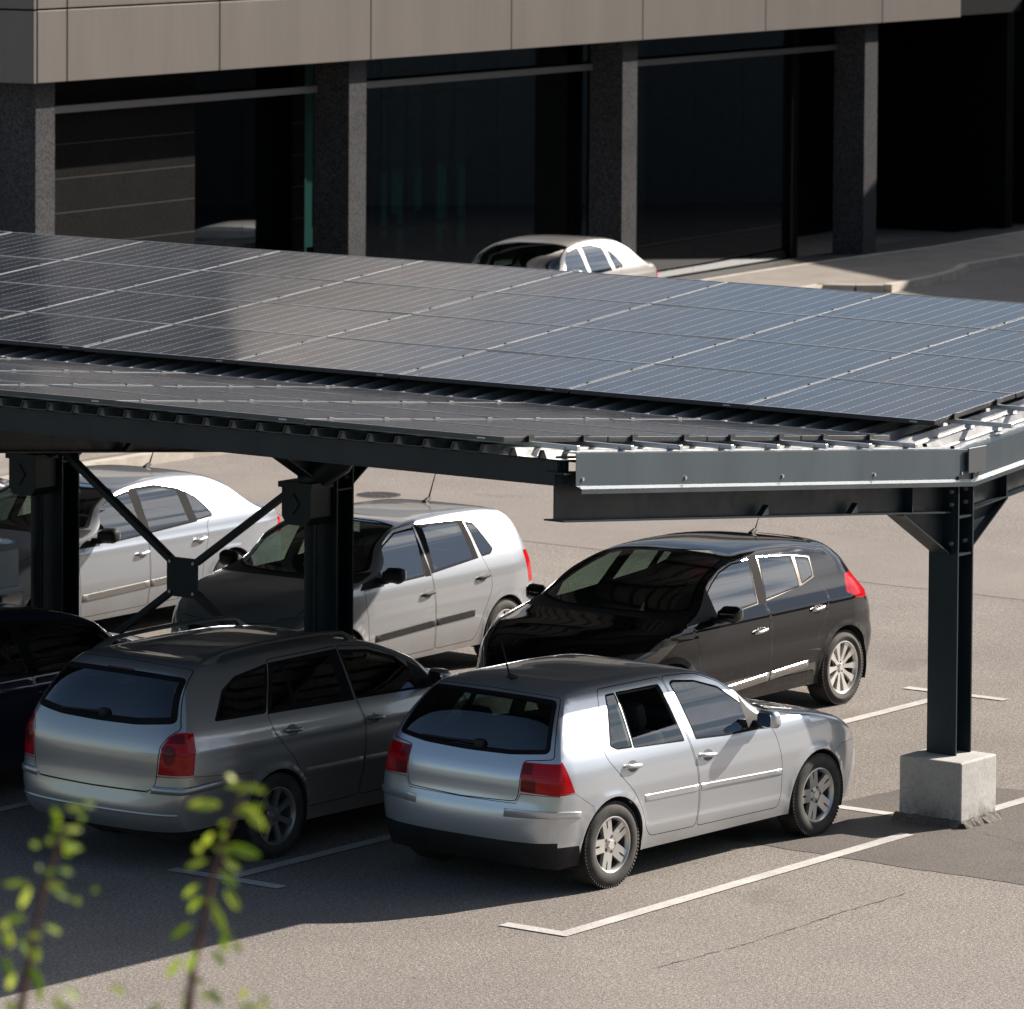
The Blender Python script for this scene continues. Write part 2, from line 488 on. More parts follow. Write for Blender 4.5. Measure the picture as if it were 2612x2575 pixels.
# drain cover
iron = simple('cast iron', (0.07, 0.06, 0.052), 0.7, 0.4, var=.3)
t = empty('drain_cover', (17.43, 15.22, 0))
tag(t, 'round cast iron drain cover in the sunlit drive aisle', 'drain cover')
m = MB(); m.lathe_y([(.0005, -.012), (.27, -.012), (.285, -.006), (.30, .0)], 40, 0, Matrix.Rotation(R(90), 4, 'X') )
m.build('frame', simple('drain frame', (0.12, 0.105, 0.09), .8), t)
m = MB()
for i in range(-5, 6):
    w_ = math.sqrt(max(0, .25**2-(i*.045)**2))
    if w_ > .04:
        for s_ in (-1, 1): m.box((s_*w_*.52-w_*.42, i*.045-.012, .013), (s_*w_*.52+w_*.42, i*.045+.012, .018))
m.build('slot', MAT['gap'], t)

# pavement in front of the building, kerb, granite apron
Au = Vector((21.843, 24.36)); U2 = Vector((.9913, .1316)); V2 = Vector((-.1316, .9913))
BROT = math.atan2(U2.y, U2.x)
def bxy(u, v): return Au+U2*u+V2*v
t = NT('paving slabs'); t.bsdf(Roughness=0.8)
co = t.coord()
br = t.n.new('ShaderNodeTexBrick'); br.inputs['Scale'].default_value = 2.4; br.inputs['Mortar Size'].default_value = .012
br.inputs['Color1'].default_value = (.20, .175, .15, 1); br.inputs['Color2'].default_value = (.235, .205, .175, 1); br.inputs['Mortar'].default_value = (.2, .17, .14, 1)
mp = t.n.new('ShaderNodeMapping'); mp.inputs['Rotation'].default_value = (0, 0, R(35)); t.l.new(co, mp.inputs[0]); t.l.new(mp.outputs[0], br.inputs['Vector'])
t.link(t.mix(br.outputs[0], t.ramp(t.noise(co, 1.5, 5, .6), [(.3, .8), (.7, 1.1)]), 1.0, 'MULTIPLY'), 'Base Color')
PAVE = t.m
t = NT('dark granite apron'); t.bsdf(Roughness=0.45)
co = t.coord()
t.link(t.ramp(t.noise(co, 45, 3, .7), [(.3, (.035, .035, .032)), (.7, (.095, .093, .085))]), 'Base Color')
APRON = t.m
def slab(name, pts, z0, z1, mat):
    m = MB(); m.prism([(x, y, z0) for x, y in pts], (0, 0, z1-z0)); o = m.build(name, mat); o['kind'] = 'structure'; return o
ke = [(38.5, 24.75), (41.6, 25.35), (42.3, 25.45), (42.6, 24.9), (42.9, 24.55), (45.0, 24.9), (46.2, 25.25), (47.2, 25.7), (49.7, 25.95), (56, 26.8), (75, 29.3)]
edge = [(40.3, 27.0), (41.98, 27.45), (44.6, 27.76), (47.67, 27.95), (50.3, 28.10), (54, 28.6), (75, 31.4)]
slab('pavement', [(x, y) for x, y in ke]+[(x, y) for x, y in edge[::-1]], 0, .12, PAVE)
def kerb_run(name, pts, wd, z0, z1, mat):
    m = MB()
    for i in range(len(pts)-1):
        a, b = Vector((*pts[i], 0)), Vector((*pts[i+1], 0))
        d = (b-a).normalized(); n = Vector((d.y, -d.x, 0))
        L = (b-a).length; k = max(1, int(L/1.0))
        for j in range(k):
            p, q = a+d*(L*j/k+.006), a+d*(L*(j+1)/k-.006)
            m.prism([p+Vector((0, 0, z0)), q+Vector((0, 0, z0)), q+n*wd+Vector((0, 0, z0)), p+n*wd+Vector((0, 0, z0))], (0, 0, z1-z0))
    o = m.build(name, mat); o['kind'] = 'structure'; return o
kerb_run('kerb', ke, .16, 0, .135, KERB)
kerb_run('pavement_edging', edge, .10, .0, .126, KERB)
slab('granite_apron', [tuple(bxy(-40, -2.1)), (36.0, 24.4), (40.3, 27.12)]+[(x, y+.10) for x, y in edge[1:]]+[tuple(bxy(56, 1.0)), tuple(bxy(-40, 1.0))], 0, .11, APRON)
# kerb and footway beyond the cars at the far left
fk = [(24, 19.9), (20.4, 19.15), (18.74, 19.25), (16.9, 19.2), (15.2, 19.0), (13, 18.9), (5, 18.0)]
kerb_run('kerb', fk[::-1], .18, 0, .13, KERB)
slab('pavement', [(x, y+.18) for x, y in fk]+[(5, 20.9), (24, 21.6)], 0, .12, PAVE)

# ---- building
def gran(name, c0, c1, rough, jc=(.05, .047, .045), spec=.12):
    t = NT(name); t.bsdf(Roughness=rough, Specular_IOR_Level=spec)
    co = t.coord()
    vo = t.n.new('ShaderNodeTexVoronoi'); vo.inputs['Scale'].default_value = 55; t.l.new(co, vo.inputs['Vector'])
    c_ = t.mix(t.ramp(vo.outputs['Color'], [(.1, c0), (.85, c1)]), t.ramp(t.noise(co, 1.1, 4, .6), [(.3, .85), (.7, 1.12)]), 1.0, 'MULTIPLY')
    z = t.sep(co)['Z']
    fr = t.math('FRACT', t.math('DIVIDE', t.math('ADD', z, .005), .468))
    ln = t.math('LESS_THAN', fr, .022)
    c_ = t.mix(c_, jc, ln)
    t.link(c_, 'Base Color')
    return t.m
GRAN = gran('dark polished granite', (.014, .014, .016), (.075, .073, .075), .42)
GRAN_SHADE = gran('shaded granite wall', (.002, .002, .002), (.006, .006, .006), .35, (.018, .017, .017))  # granite colour darkened for the shade on the right-hand wall
GRANW = gran('dark granite wall', (.0025, .0024, .0024), (.0095, .009, .0085), .6, spec=.03)
t = NT('bronze cladding'); t.bsdf(Base_Color=(.30, .265, .235, 1), Roughness=.42, Metallic=.35)
co = t.coord()
n1 = t.noise(co, 1.2, 4, .6, (1, 1, .15)); n2 = t.noise(co, 14, 4, .6, (1, 1, .05))
t.link(t.mix(t.ramp(n1, [(.3, (.125, .110, .099)), (.7, (.147, .130, .117))]), t.ramp(n2, [(.3, .95), (.7, 1.04)]), 1.0, 'MULTIPLY'), 'Base Color')
CLAD = t.m
BGLASS = glass('tinted facade glass', (.20, .32, .31), gain=1.5)
FRAME = simple('dark window frame', (.004, .0045, .005), .8, 0, spec=.05)
BGLASS2 = glass('black facade glass', (.05, .065, .065), gain=1.1)
BGLASS3 = glass('dull facade glass', (.16, .25, .25), gain=.5)  # reflection turned down so the saloon barely mirrors in this bay
BANDM = simple('grey metal rail', (.16, .155, .152), .5, .2)
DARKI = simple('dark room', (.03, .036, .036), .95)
CURT = simple('pale curtain', (.30, .42, .40), .9)

bld = empty('office_building', (Au.x, Au.y, 0), BROT)
tag(bld, 'dark granite office building with a bronze panelled fascia above its ground floor', 'building')
# fascia panels
jo = [0.0, .70, 4.48, 8.61, 12.85, 17.21, 21.70, 26.38, 29.80]
z_f0, z_f1 = 4.22, 5.17
def fpanel(u0, u1, z0, z1, v0=0.0):
    m = MB(); m.box((u0+.012, v0, z0), (u1-.012, v0+.06, z1), bevel=.006, seg=1); m.build('fascia_panel', CLAD, bld, 30)
for i in range(len(jo)-1):
    fpanel(jo[i], jo[i+1], z_f0, z_f1)
    fpanel(jo[i], jo[i+1], z_f1+.025, z_f1+1.3)
m = MB(); m.box((-.06, .012, z_f0), (-.002, 9, z_f1)); m.box((-.06, .012, z_f1+.025), (-.002, 9, z_f1+1.3)); m.build('fascia_return', CLAD, bld)
m = MB(); m.box((.03, .07, z_f0+.02), (29.78, 9, z_f1+1.28)); m.build('floor_slab', FRAME, bld)
# granite piers
for (u0, u1, ud) in ((.40, .86, .6), (8.50, 9.0, .6), (17.1, 17.62, .6), (26.32, 26.86, .6)):
    m = MB(); m.box((u0, .30, 0), (u1, .90, z_f0+.015), bevel=.004, seg=1); m.build('pier', GRAN, bld)
# recessed wall, glazing and rail
for a_, b_ in ((.2, 5.5), (8.2, 8.5), (17.5, 18.2)):
    m = MB(); m.box((a_, 1.05, 0), (b_, 1.4, z_f0+.015)); m.build('granite_wall', GRANW, bld)
m = MB(); m.box((24.95, 3.6, 0), (33.19, 3.9, z_f0+.015)); m.build('granite_wall', GRAN_SHADE, bld)  # set deeper so the soffit shades it fully
m = MB(); m.box((33.2, 1.401, 0), (33.5, 3.9, z_f0+.015)); m.build('granite_wall', GRAN_SHADE, bld)
m = MB(); m.box((24.952, 1.05, 0), (25.2, 3.59, z_f0+.015)); m.build('granite_wall', GRAN_SHADE, bld)
for (u0, u1) in ((.86, 8.5), (9.0, 17.1), (17.62, 26.32)):
    m = MB(); m.box((u0, .84, 3.72), (u1, .93, 3.82), bevel=.004, seg=1); m.build('rail', BANDM, bld)
def glazing(u0, u1, mull, v=1.10, z1=4.2, gm=None):
    for a, b in zip(mull[:-1], mull[1:]):
        m = MB(); m.box((a+.003, v, .115), (b-.003, v+.012, z1)); w_ = m.build('window', gm or BGLASS, bld)
    m = MB()
    for a in mull: m.box((a-.03, v+.014, .11), (a+.03, v+.09, z1+.03))
    for z in (.15, 1.55, 3.55): m.box((u0+.031, v+.016, z-.03), (u1-.031, v+.07, z+.03))
    m.build('window_frame', FRAME, bld)
glazing(5.50, 8.2, [5.50, 6.85, 8.2], gm=BGLASS3)
glazing(9.0, 17.5, [9.0, 10.8, 13.05, 14.4, 15.85, 17.15, 17.5])
glazing(18.2, 24.95, [18.2, 19.6, 21.25, 23.1, 24.95], gm=BGLASS2)
# rooms behind the glass
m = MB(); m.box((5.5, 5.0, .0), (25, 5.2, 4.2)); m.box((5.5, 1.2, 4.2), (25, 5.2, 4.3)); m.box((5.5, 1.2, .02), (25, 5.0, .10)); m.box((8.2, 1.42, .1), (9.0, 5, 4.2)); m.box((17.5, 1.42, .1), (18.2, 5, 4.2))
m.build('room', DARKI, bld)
for (u0, n_) in ((9.1, 5), (11.3, 6), (13.2, 4)):
    for i in range(n_):
        m = MB(); m.box((u0+.26*i, 1.5+.05*(i % 2), 1.0+.35*(i % 3)), (u0+.26*i+.2, 1.53+.05*(i % 2), 4.15)); m.build('curtain', CURT, bld)
# upper storeys, only seen mirrored in the solar panels
m = MB(); m.box((0, .3, z_f1+1.32), (30, 12, 9.0)); m.build('upper_glazing', simple('upper dark glazing', (.02, .022, .025), .15), bld)
m = MB(); m.box((4, .05, 9.0), (30, 12, 11.0)); m.build('parapet', CLAD, bld)
# right-hand wing: dark frame and glazing
m = MB(); m.box((29.82, .35, z_f0), (33.4, 9, 9)); m.build('wing_soffit', FRAME, bld)
m = MB(); m.box((33.2, .55, 0), (33.55, 1.4, z_f0)); m.box((34.55, .4, 0), (34.75, 1.4, 9)); m.build('wing_frame', FRAME, bld)
for z0, z1 in ((.12, 1.6), (1.66, 3.4), (3.46, 6)):
    m = MB(); m.box((34.78, .9, z0), (40, .915, z1)); m.build('window', BGLASS, bld)
    m = MB(); m.box((33.56, .95, z0), (34.54, .965, z1)); m.build('window', BGLASS, bld)
m = MB(); m.box((33.56, 3.2, 0), (42, 3.3, 7)); m.build('wing_room', simple('pale green room', (.30, .42, .36), .9), bld)
m = MB()
for u in (36.6, 38.4): m.box((u-.03, .87, .1), (u+.03, .93, 6))
for z in (1.63, 3.43): m.box((34.76, .872, z-.03), (40, .928, z+.03))
m.build('window_frame', FRAME, bld)

# a wing of the same building beyond the right edge: placed unseen for the shadow on the pavement, slotted to dapple it
WINGM = simple('pale rendered wall', (.34, .33, .31), .85, var=.1)
e_ = Vector((2.77, 4.32)).normalized(); nn_ = Vector((e_.y, -e_.x))
H_ = 9.0
p0 = Vector((44.76, 26.78))+Vector((SUN_DIR.x, SUN_DIR.y))*(H_/math.tan(SUN_EL))
def bl_(p): q = p-Au; return (q.dot(U2), q.dot(V2))
m = MB()
q_ = [bl_(p0+e_*a_+nn_*b_) for a_, b_ in ((-26, 0), (8, 0), (8, 11), (-26, 11))]
m.prism([(a_, b_, .0) for a_, b_ in q_], (0, 0, 5.3)); m.prism([(a_, b_, 6.3) for a_, b_ in q_], (0, 0, H_-6.3)); m.build('wing', WINGM, bld)
rw_ = random.Random(8)
for k_ in range(34):
    c_ = -26+k_+rw_.uniform(-.15, .15)
    a_, b_ = bl_(p0+e_*c_+nn_*.3); c2_, d2_ = bl_(p0+e_*(c_+rw_.uniform(.3, .75))+nn_*.3)
    m = MB(); m.bar((a_, b_, 5.8), (c2_, d2_, 5.8), .3, .998); m.build('dapple_post', WINGM, bld)  # posts added in the open slot to break the sunlight into dapples
# hills far off, seen only mirrored in the car windows
random.seed(11)
m = MB()
prev = None
HILLM = simple('wooded hills', (.035, .05, .03), .95, var=.4, scale=.05)
n_ = 160
rows = []
for i in range(n_+1):
    a = R(-140+250*i/n_)
    h = 52+20*math.sin(i*.19)+11*math.sin(i*.47+1)+4*math.sin(i*1.3)+random.uniform(-3, 3)
    d = 360+30*math.sin(i*.3)
    cx_, sx_ = math.cos(a), math.sin(a)
    rows.append([m.bm.verts.new(((d)*cx_, d*sx_, 0)), m.bm.verts.new(((d+60)*cx_, (d+60)*sx_, h*.7)), m.bm.verts.new(((d+120)*cx_, (d+120)*sx_, h)), m.bm.verts.new(((d+220)*cx_, (d+220)*sx_, h*1.3)), m.bm.verts.new(((d+330)*cx_, (d+330)*sx_, 0))])
for i in range(n_):
    for j in range(4): m.bm.faces.new((rows[i][j], rows[i+1][j], rows[i+1][j+1], rows[i][j+1]))
o = m.build('hills', HILLM, None, 80); o['kind'] = 'structure'
# ------------------------------------------------------------------ solar carport
t = NT('anthracite steel'); t.bsdf(Base_Color=(.030, .040, .047, 1), Roughness=.42, Metallic=.0, Specular_IOR_Level=.3)
co = t.coord()
n1 = t.noise(co, 2.0, 5, .6, (1, 1, .25))
t.link(t.ramp(n1, [(.3, (.008, .015, .020)), (.72, (.015, .025, .032))]), 'Base Color')
t.link(t.ramp(t.noise(co, 8, 4, .6), [(.3, .36), (.7, .52)]), 'Roughness')
STEEL = t.m
t = NT('anthracite flashing'); t.bsdf(Base_Color=(.055, .066, .073, 1), Roughness=.38, Metallic=.2)
co = t.coord(); n1 = t.noise(co, 3.0, 5, .6, (1, 1, .2))
t.link(t.ramp(n1, [(.3, (.046, .064, .077)), (.72, (.068, .088, .104))]), 'Base Color')
TRIM = t.m
t = NT('galvanised sheet'); t.bsdf(Base_Color=(.25, .25, .245, 1), Roughness=.30, Metallic=.5)
co = t.coord(); n1 = t.noise(co, 4.0, 5, .6)
t.link(t.ramp(n1, [(.3, (.20, .20, .197)), (.7, (.28, .277, .27))]), 'Base Color')
t.link(t.ramp(t.noise(co, 6, 4, .6), [(.3, .24), (.7, .42)]), 'Roughness')
GALV = t.m
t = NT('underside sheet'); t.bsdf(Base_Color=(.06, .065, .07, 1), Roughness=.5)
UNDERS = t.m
ALU = simple('aluminium rail', (.55, .56, .57), .35, .85, var=.08)
BOLT = simple('zinc bolt', (.45, .45, .44), .4, .8)
PFRAME = simple('anodised panel frame', (.055, .056, .06), .4, .5)
t = NT('solar cells'); t.bsdf(Roughness=.07, Coat_Weight=0.0, Specular_IOR_Level=.5)
co = t.coord()
s_ = t.sep(co)
def frac_line(v, pitch, halfw):
    f = t.math('FRACT', t.math('DIVIDE', v, pitch))
    d = t.math('ABSOLUTE', t.math('SUBTRACT', f, .5))
    return t.math('GREATER_THAN', d, .5-halfw/pitch)
ly = frac_line(t.math('ADD', s_['Y'], 10.0), .176, .0032)
fx = t.math('FRACT', t.math('DIVIDE', t.math('ADD', s_['X'], 10.0), .062))
dash = t.math('LESS_THAN', fx, .8)
gx = frac_line(t.math('ADD', s_['X'], 10.0), .2042, .0016)
line = t.math('MULTIPLY', ly, dash)
cell = t.ramp(t.noise(co, 1.2, 4, .5), [(.3, (.010, .0115, .017)), (.7, (.016, .018, .025))])
c_ = t.mix(cell, (.03, .033, .04), gx)
c_ = t.mix(c_, (.48, .49, .51), line)
# dust film
dn = t.math('MULTIPLY', t.noise(co, 2.0, 6, .65), t.noise(co, 60, 3, .8))
c_ = t.mix(c_, (.20, .19, .18), t.ramp(dn, [(.18, .02), (.5, .22)]))
t.link(c_, 'Base Color')
t.link(t.ramp(t.noise(co, 3, 5, .6), [(.3, .10), (.7, .17)]), 'Roughness')
CELL = t.m

SL = .09
VX = 5.38                       # valley
def zsheet(x): return 2.80+SL*abs(x-VX)          # pan of the roof sheet
carport = empty('solar_carport', (5.3, 0, 0))
tag(carport, 'anthracite steel carport with a shallow V roof on H-columns', 'carport')
OFF = Vector((-5.3, 0, 0))
def P(x, y, z): return Vector((x-5.3, y, z))
YE, YF = .09, 22.0              # near and far ends of the roof

COLS = [.20, 6.27, 9.33, 15.3, 21.3]
HB, FT, WT = .13, .016, .011    # half flange width (along y), flange and web thickness
def hcol(y, z0):
    m = MB()
    x0, x1 = 5.20, 5.43
    m.box(P(x0, y-HB, z0), P(x0+FT, y+HB, 2.66)); m.box(P(x1-FT, y-HB, z0), P(x1, y+HB, 2.66))
    m.box(P(x0+FT, y-WT/2, z0), P(x1-FT, y+WT/2, 2.66))
    for z in (2.04, 2.33): m.box(P(x0+FT, y-HB+.006, z), P(x1-FT, y-WT/2, z+.016)); m.box(P(x0+FT, y+WT/2, z), P(x1-FT, y+HB-.006, z+.016))
    c = m.build('column', STEEL, carport)
    m = MB()
    for z in (2.14, 2.44, 2.54):
        for x, s in ((x0-.016, -1), ):
            m.tube([P(x0-.006, y-.085, z), P(x0-.032, y-.085, z)], .017, 6); m.tube([P(x0-.006, y+.085, z), P(x0-.032, y+.085, z)], .017, 6)
        for yy in (-.075, .075):
            m.tube([P(x1-FT-.002, y+yy, z), P(x1-FT-.034, y+yy, z)], .016, 6)
    m.build('bolt', BOLT, c, 40)
    m = MB()
    m.box(P(x0-.06, y-HB-.03, z0-.002), P(x1+.06, y+HB+.03, z0+.0)) if False else None
    # end plate of the rafter on the -x side, bolted to the flange
    m.box(P(x0-.018, y-.10, 2.06), P(x0-.001, y+.10, 2.64)); m.box(P(x1+.001, y-.10, 2.06), P(x1+.018, y+.10, 2.64))
    m.build('end_plate', STEEL, c)
    return c
def rafter(y):
    """two I-beam arms with haunches, following the roof slope"""
    for s in (-1, 1):
        xa = 5.20-.019 if s < 0 else 5.43+.019
        xb = .10 if s < 0 else 10.7
        def zb(x): return 2.355+.092*abs(x-VX)
        H = .34
        m = MB()
        def quad(x_0, x_1, ya, yb, f0, f1):
            a = [P(x_0, ya, f0(x_0)), P(x_1, ya, f0(x_1)), P(x_1, ya, f1(x_1)), P(x_0, ya, f1(x_0))]
            m.prism(a, (0, yb-ya, 0))
        quad(xa, xb, y-.005, y+.005, lambda x: zb(x)+.012, lambda x: zb(x)+H-.012)
        quad(xa, xb, y-.085, y+.085, lambda x: zb(x), lambda x: zb(x)+.012)
        quad(xa, xb, y-.085, y+.085, lambda x: zb(x)+H-.012, lambda x: zb(x)+H)
        # stiffener above the haunch
        xs_ = 4.62 if s < 0 else 6.0
        for sy in (-1, 1):
            m.prism([P(xs_-.006, y+sy*.006, zb(xs_)+.013), P(xs_-.006, y+sy*.082, zb(xs_)+.013), P(xs_-.006, y+sy*.082, zb(xs_)+H-.013), P(xs_-.006, y+sy*.006, zb(xs_)+H-.013)], (.012, 0, 0))
        # purlin cleats on the lower flange
        for x in ((2.55, 3.75) if s < 0 else (7.2, 8.6)):
            m.prism([P(x, y-.085, zb(x)+.013), P(x+.09, y-.085, zb(x)+.013), P(x+.09, y-.085, zb(x)+.085)], (0, .05, 0))
        r = m.build('rafter', STEEL, carport)
        m = MB()
        xh = 4.50 if s < 0 else 6.02
        zl = 2.06
        m.prism([P(xa, y-.005, zb(xa)-.001), P(xh, y-.005, zb(xh)-.001), P(xa, y-.005, zl)], (0, .01, 0))
        d = Vector((xa-xh, 0, zl-zb(xh))).normalized()
        n = Vector((-d.z, 0, d.x))
        if n.z > 0: n = -n
        m.prism([P(xh, y-.08, zb(xh)-.001), P(xa, y-.08, zl), P(xa, y-.08, zl)+n*.012, P(xh, y-.08, zb(xh)-.001)+n*.012], (0, .16, 0))
        m.build('haunch', STEEL, r)
for i, y in enumerate(COLS):
    hcol(y, .5 if i == 0 else .02)
    rafter(y)
# purlins along y
for x in (.20, 1.45, 2.7, 3.95, 5.05, 5.72, 6.85, 8.1, 9.35, 10.6):
    z = 2.355+.092*abs(x-VX)+.342
    m = MB()
    h = zsheet(x)-z-.004
    m.box(P(x-.03, YE+.08, z), P(x+.03, YF, z+h-.0))
    if x == .20:
        m.box(P(x-.075, YE+.10, z-.075), P(x-.031, YF, z+h-.004))
        m.box(P(x-.075, YE+.10, z-.09), P(x+.05, YF, z-.076))
    m.build('purlin', STEEL, carport)
# trapezoidal roof sheet: ribs run down the slope
def roof_sheet(xa, xb):
    m = MB()
    pitch = .25
    n = int((YF-YE)/pitch)
    prof = []
    for i in range(n):
        y = YE+.03+i*pitch
        prof += [(y, 0), (y+.10, 0), (y+.122, .055), (y+.158, .055), (y+.18, 0)]
    prof.append((YE+.03+n*pitch, 0))
    rows = []
    for x in (xa, xb):
        top = [m.bm.verts.new(P(x, y, zsheet(x)+dz)) for y, dz in prof]
        rows.append(top)
    for i in range(len(prof)-1): m.bm.faces.new((rows[0][i], rows[1][i], rows[1][i+1], rows[0][i+1]))
    o = m.build('roof_sheet', [GALV, UNDERS], carport)
    so = o.modifiers.new('thickness', 'SOLIDIFY'); so.thickness = .006; so.offset = -1
    if o.data.polygons[0].normal.z < 0: o.data.flip_normals()
    so.material_offset = 1; so.material_offset_rim = 1
    return o
def rib_ends(x):
    for i in range(int((YF-YE)/.25)):
        y = YE+.03+i*.25
        m = MB()
        z = zsheet(x)-.004
        m.prism([P(x, y+.104, z), P(x, y+.176, z), P(x, y+.156, z+.050), P(x, y+.124, z+.050)], (.02, 0, 0))
        m.build('rib_closure', FOAM, carport)
FOAM = simple('grey closure foam', (.16, .15, .14), .9)
rib_ends(.062)
roof_sheet(.04, VX-.03)
roof_sheet(VX+.03, 10.75)
# valley gutter
m = MB(); m.prism([P(VX-.22, YE, 2.788), P(VX+.22, YE, 2.788), P(VX+.22, YE, 2.735), P(VX-.22, YE, 2.735)], (0, YF-YE, 0)); m.build('gutter', STEEL, carport)
# end flashing along both slopes, with its folded lower lip and pop rivets
def flashing(xa, xb):
    m = MB()
    z1 = lambda x: zsheet(x)+.045
    z0 = lambda x: zsheet(x)-.185
    def band_(ya, yb, f0, f1):
        m.prism([P(xa, ya, f0(xa)), P(xb, ya, f0(xb)), P(xb, ya, f1(xb)), P(xa, ya, f1(xa))], (0, yb-ya, 0))
    band_(YE-.004, YE, lambda x: z0(x), z1)
    band_(YE, YE+.12, lambda x: z1(x)-.004, z1)
    # sloping ledge and its downward lip
    m.prism([P(xa, YE-.005, z0(xa)+.004), P(xb, YE-.005, z0(xb)+.004), P(xb, YE-.055, z0(xb)-.014), P(xa, YE-.055, z0(xa)-.014)], (0, 0, -.004))
    m.prism([P(xa, YE-.055, z0(xa)-.0145), P(xb, YE-.055, z0(xb)-.0145), P(xb, YE-.051, z0(xb)-.048), P(xa, YE-.051, z0(xa)-.048)], (0, .003, 0))
    f = m.build('end_flashing', TRIM, carport)
    m = MB()
    n = 5
    for i in range(n):
        x = xa+(xb-xa)*(i+.06)/(n-.85)
        m.tube([P(x, YE-.004, z0(x)+.05), P(x, YE-.014, z0(x)+.05)], .013, 8)
    m.build('rivet', BOLT, f, 50)
flashing(.20, VX-.001); flashing(VX+.001, 10.8)
m = MB(); m.box(P(VX-.06, YE-.036, 2.672), P(VX+.20, YE-.022, 2.865), bevel=.003, seg=1); m.build('joint_cover', UNDERS, carport)
# mounting rails above the sheet, one pair under each panel row
ROWS = 4
BLACKC = simple('black clamp', (.012, .012, .012), .5)
RW = 1.24
def row_x(side, r): return (.03+r*1.25, .03+(r+1)*1.25) if side < 0 else (5.78+r*RW, 5.78+(r+1)*RW)
LIFT = {-1: 0.0, 1: .036}
for side in (-1, 1):
    for r in range(ROWS):
        a, b = row_x(side, r)
        for f in (.24, .76):
            x = a+(b-a)*f
            m = MB()
            yl = YE+.07 if side < 0 else YE+.03
            z = zsheet(x)+.056+LIFT[side]*.75
            m.box(P(x-.018, yl, z), P(x+.018, YF, z+.034), bevel=.003, seg=1)
            m.box(P(x-.026, yl+.10, z+.008), P(x+.026, YF, z+.022))
            rl = m.build('mounting_rail', ALU, carport)
            for k in range(1, 4):
                y = YE+.03+.25*k-.11
                m = MB(); m.box(P(x-.03, y-.028, zsheet(x)+.0553), P(x+.03, y+.028, z-.0005)); m.box(P(x+.0301, y-.02, zsheet(x)+.0555), P(x+.042, y+.02, z+.02)); m.build('rail_foot', ALU, rl)
            m = MB()
            m.box(P(x-.03, .63 if side > 0 else .56, z+.0342), P(x+.03, .653 if side > 0 else .583, z+.078)); m.build('rail_clamp', BLACKC, rl)

# rain hopper boxes and downpipes on the second and third columns
for y in (6.335, 9.395):
    m = MB()
    x0, x1 = 4.90, 5.17
    a = [(y-.155, 2.08), (y+.155, 2.08), (y+.155, 1.84), (y+.105, 1.77), (y-.105, 1.77), (y-.155, 1.84)]
    m.prism([P(x0, yy, zz) for yy, zz in a], (x1-x0, 0, 0))
    m.box(P(x0-.02, y-.18, 2.082), P(x1, y+.18, 2.13))
    h = m.build('rain_hopper', STEEL, carport)
    m = MB()
    for s in (-1, 1): m.bar(P(x0-.003, y+.03, 1.95+.09*s), P(x0-.003, y-.035, 1.95), .006, .012, (1, 0, 0))
    m.build('chevron', MAT['gap'], h)
    m = MB(); m.tube([P(5.06, y-.03, 1.80), P(5.06, y-.03, .05)], .055, 16); m.tube([P(5.06, y-.03, 1.45), P(5.06, y-.03, 1.42)], .060, 16)
    m.build('downpipe', STEEL, carport, 50)
    m = MB(); m.tube([P(5.32, y-.26, 2.72), P(5.28, y-.26, 2.50), P(5.18, y-.21, 2.30), P(5.06, y-.08, 2.17), P(5.04, y, 2.10)], [.15, .15, .14, .125, .11], 18)
    m.build('spout', STEEL, carport, 60)
# cross bracing between the second and third columns
yc, zc_ = (6.27+9.33)/2-.02, 1.17
m = MB(); m.box(P(5.14, yc-.17, zc_-.17), P(5.155, yc+.17, zc_+.17)); bp_ = m.build('brace_plate', STEEL, carport)
for sy in (-1, 1):
    for sz in (-1, 1):
        ye = yc+sy*(1.53-HB)
        ze = zc_+sz*1.0
        a = P(5.17, yc+sy*.13, zc_+sz*.13); b = P(5.17, ye, ze)
        m = MB(); m.bar(a, b, .05, .075, (1, 0, 0))
        m.build('brace', STEEL, carport)
        m = MB(); m.tube([P(5.139, yc+sy*.13, zc_+sz*.13), P(5.125, yc+sy*.13, zc_+sz*.13)], .015, 6); m.build('bolt', BOLT, bp_)

# pale distribution box on a post beside the third column
db = empty('distribution_box', (4.5, 9.36, 0))
tag(db, 'pale grey metal box at the left edge above the dark blue car roof', 'box')
WHITEB = simple('pale box paint', (.55, .58, .62), .5, var=.05)
m = MB(); m.box((-.14, -.16, 1.03), (.14, .22, 1.35), bevel=.008); m.build('casing', WHITEB, db, 40)
m = MB(); m.box((-.16, -.18, .97), (.16, .24, 1.028), bevel=.006); m.build('base_flange', WHITEB, db, 40)
m = MB(); m.box((-.05, -.05, 0), (.05, .05, .968)); m.build('post', STEEL, db)

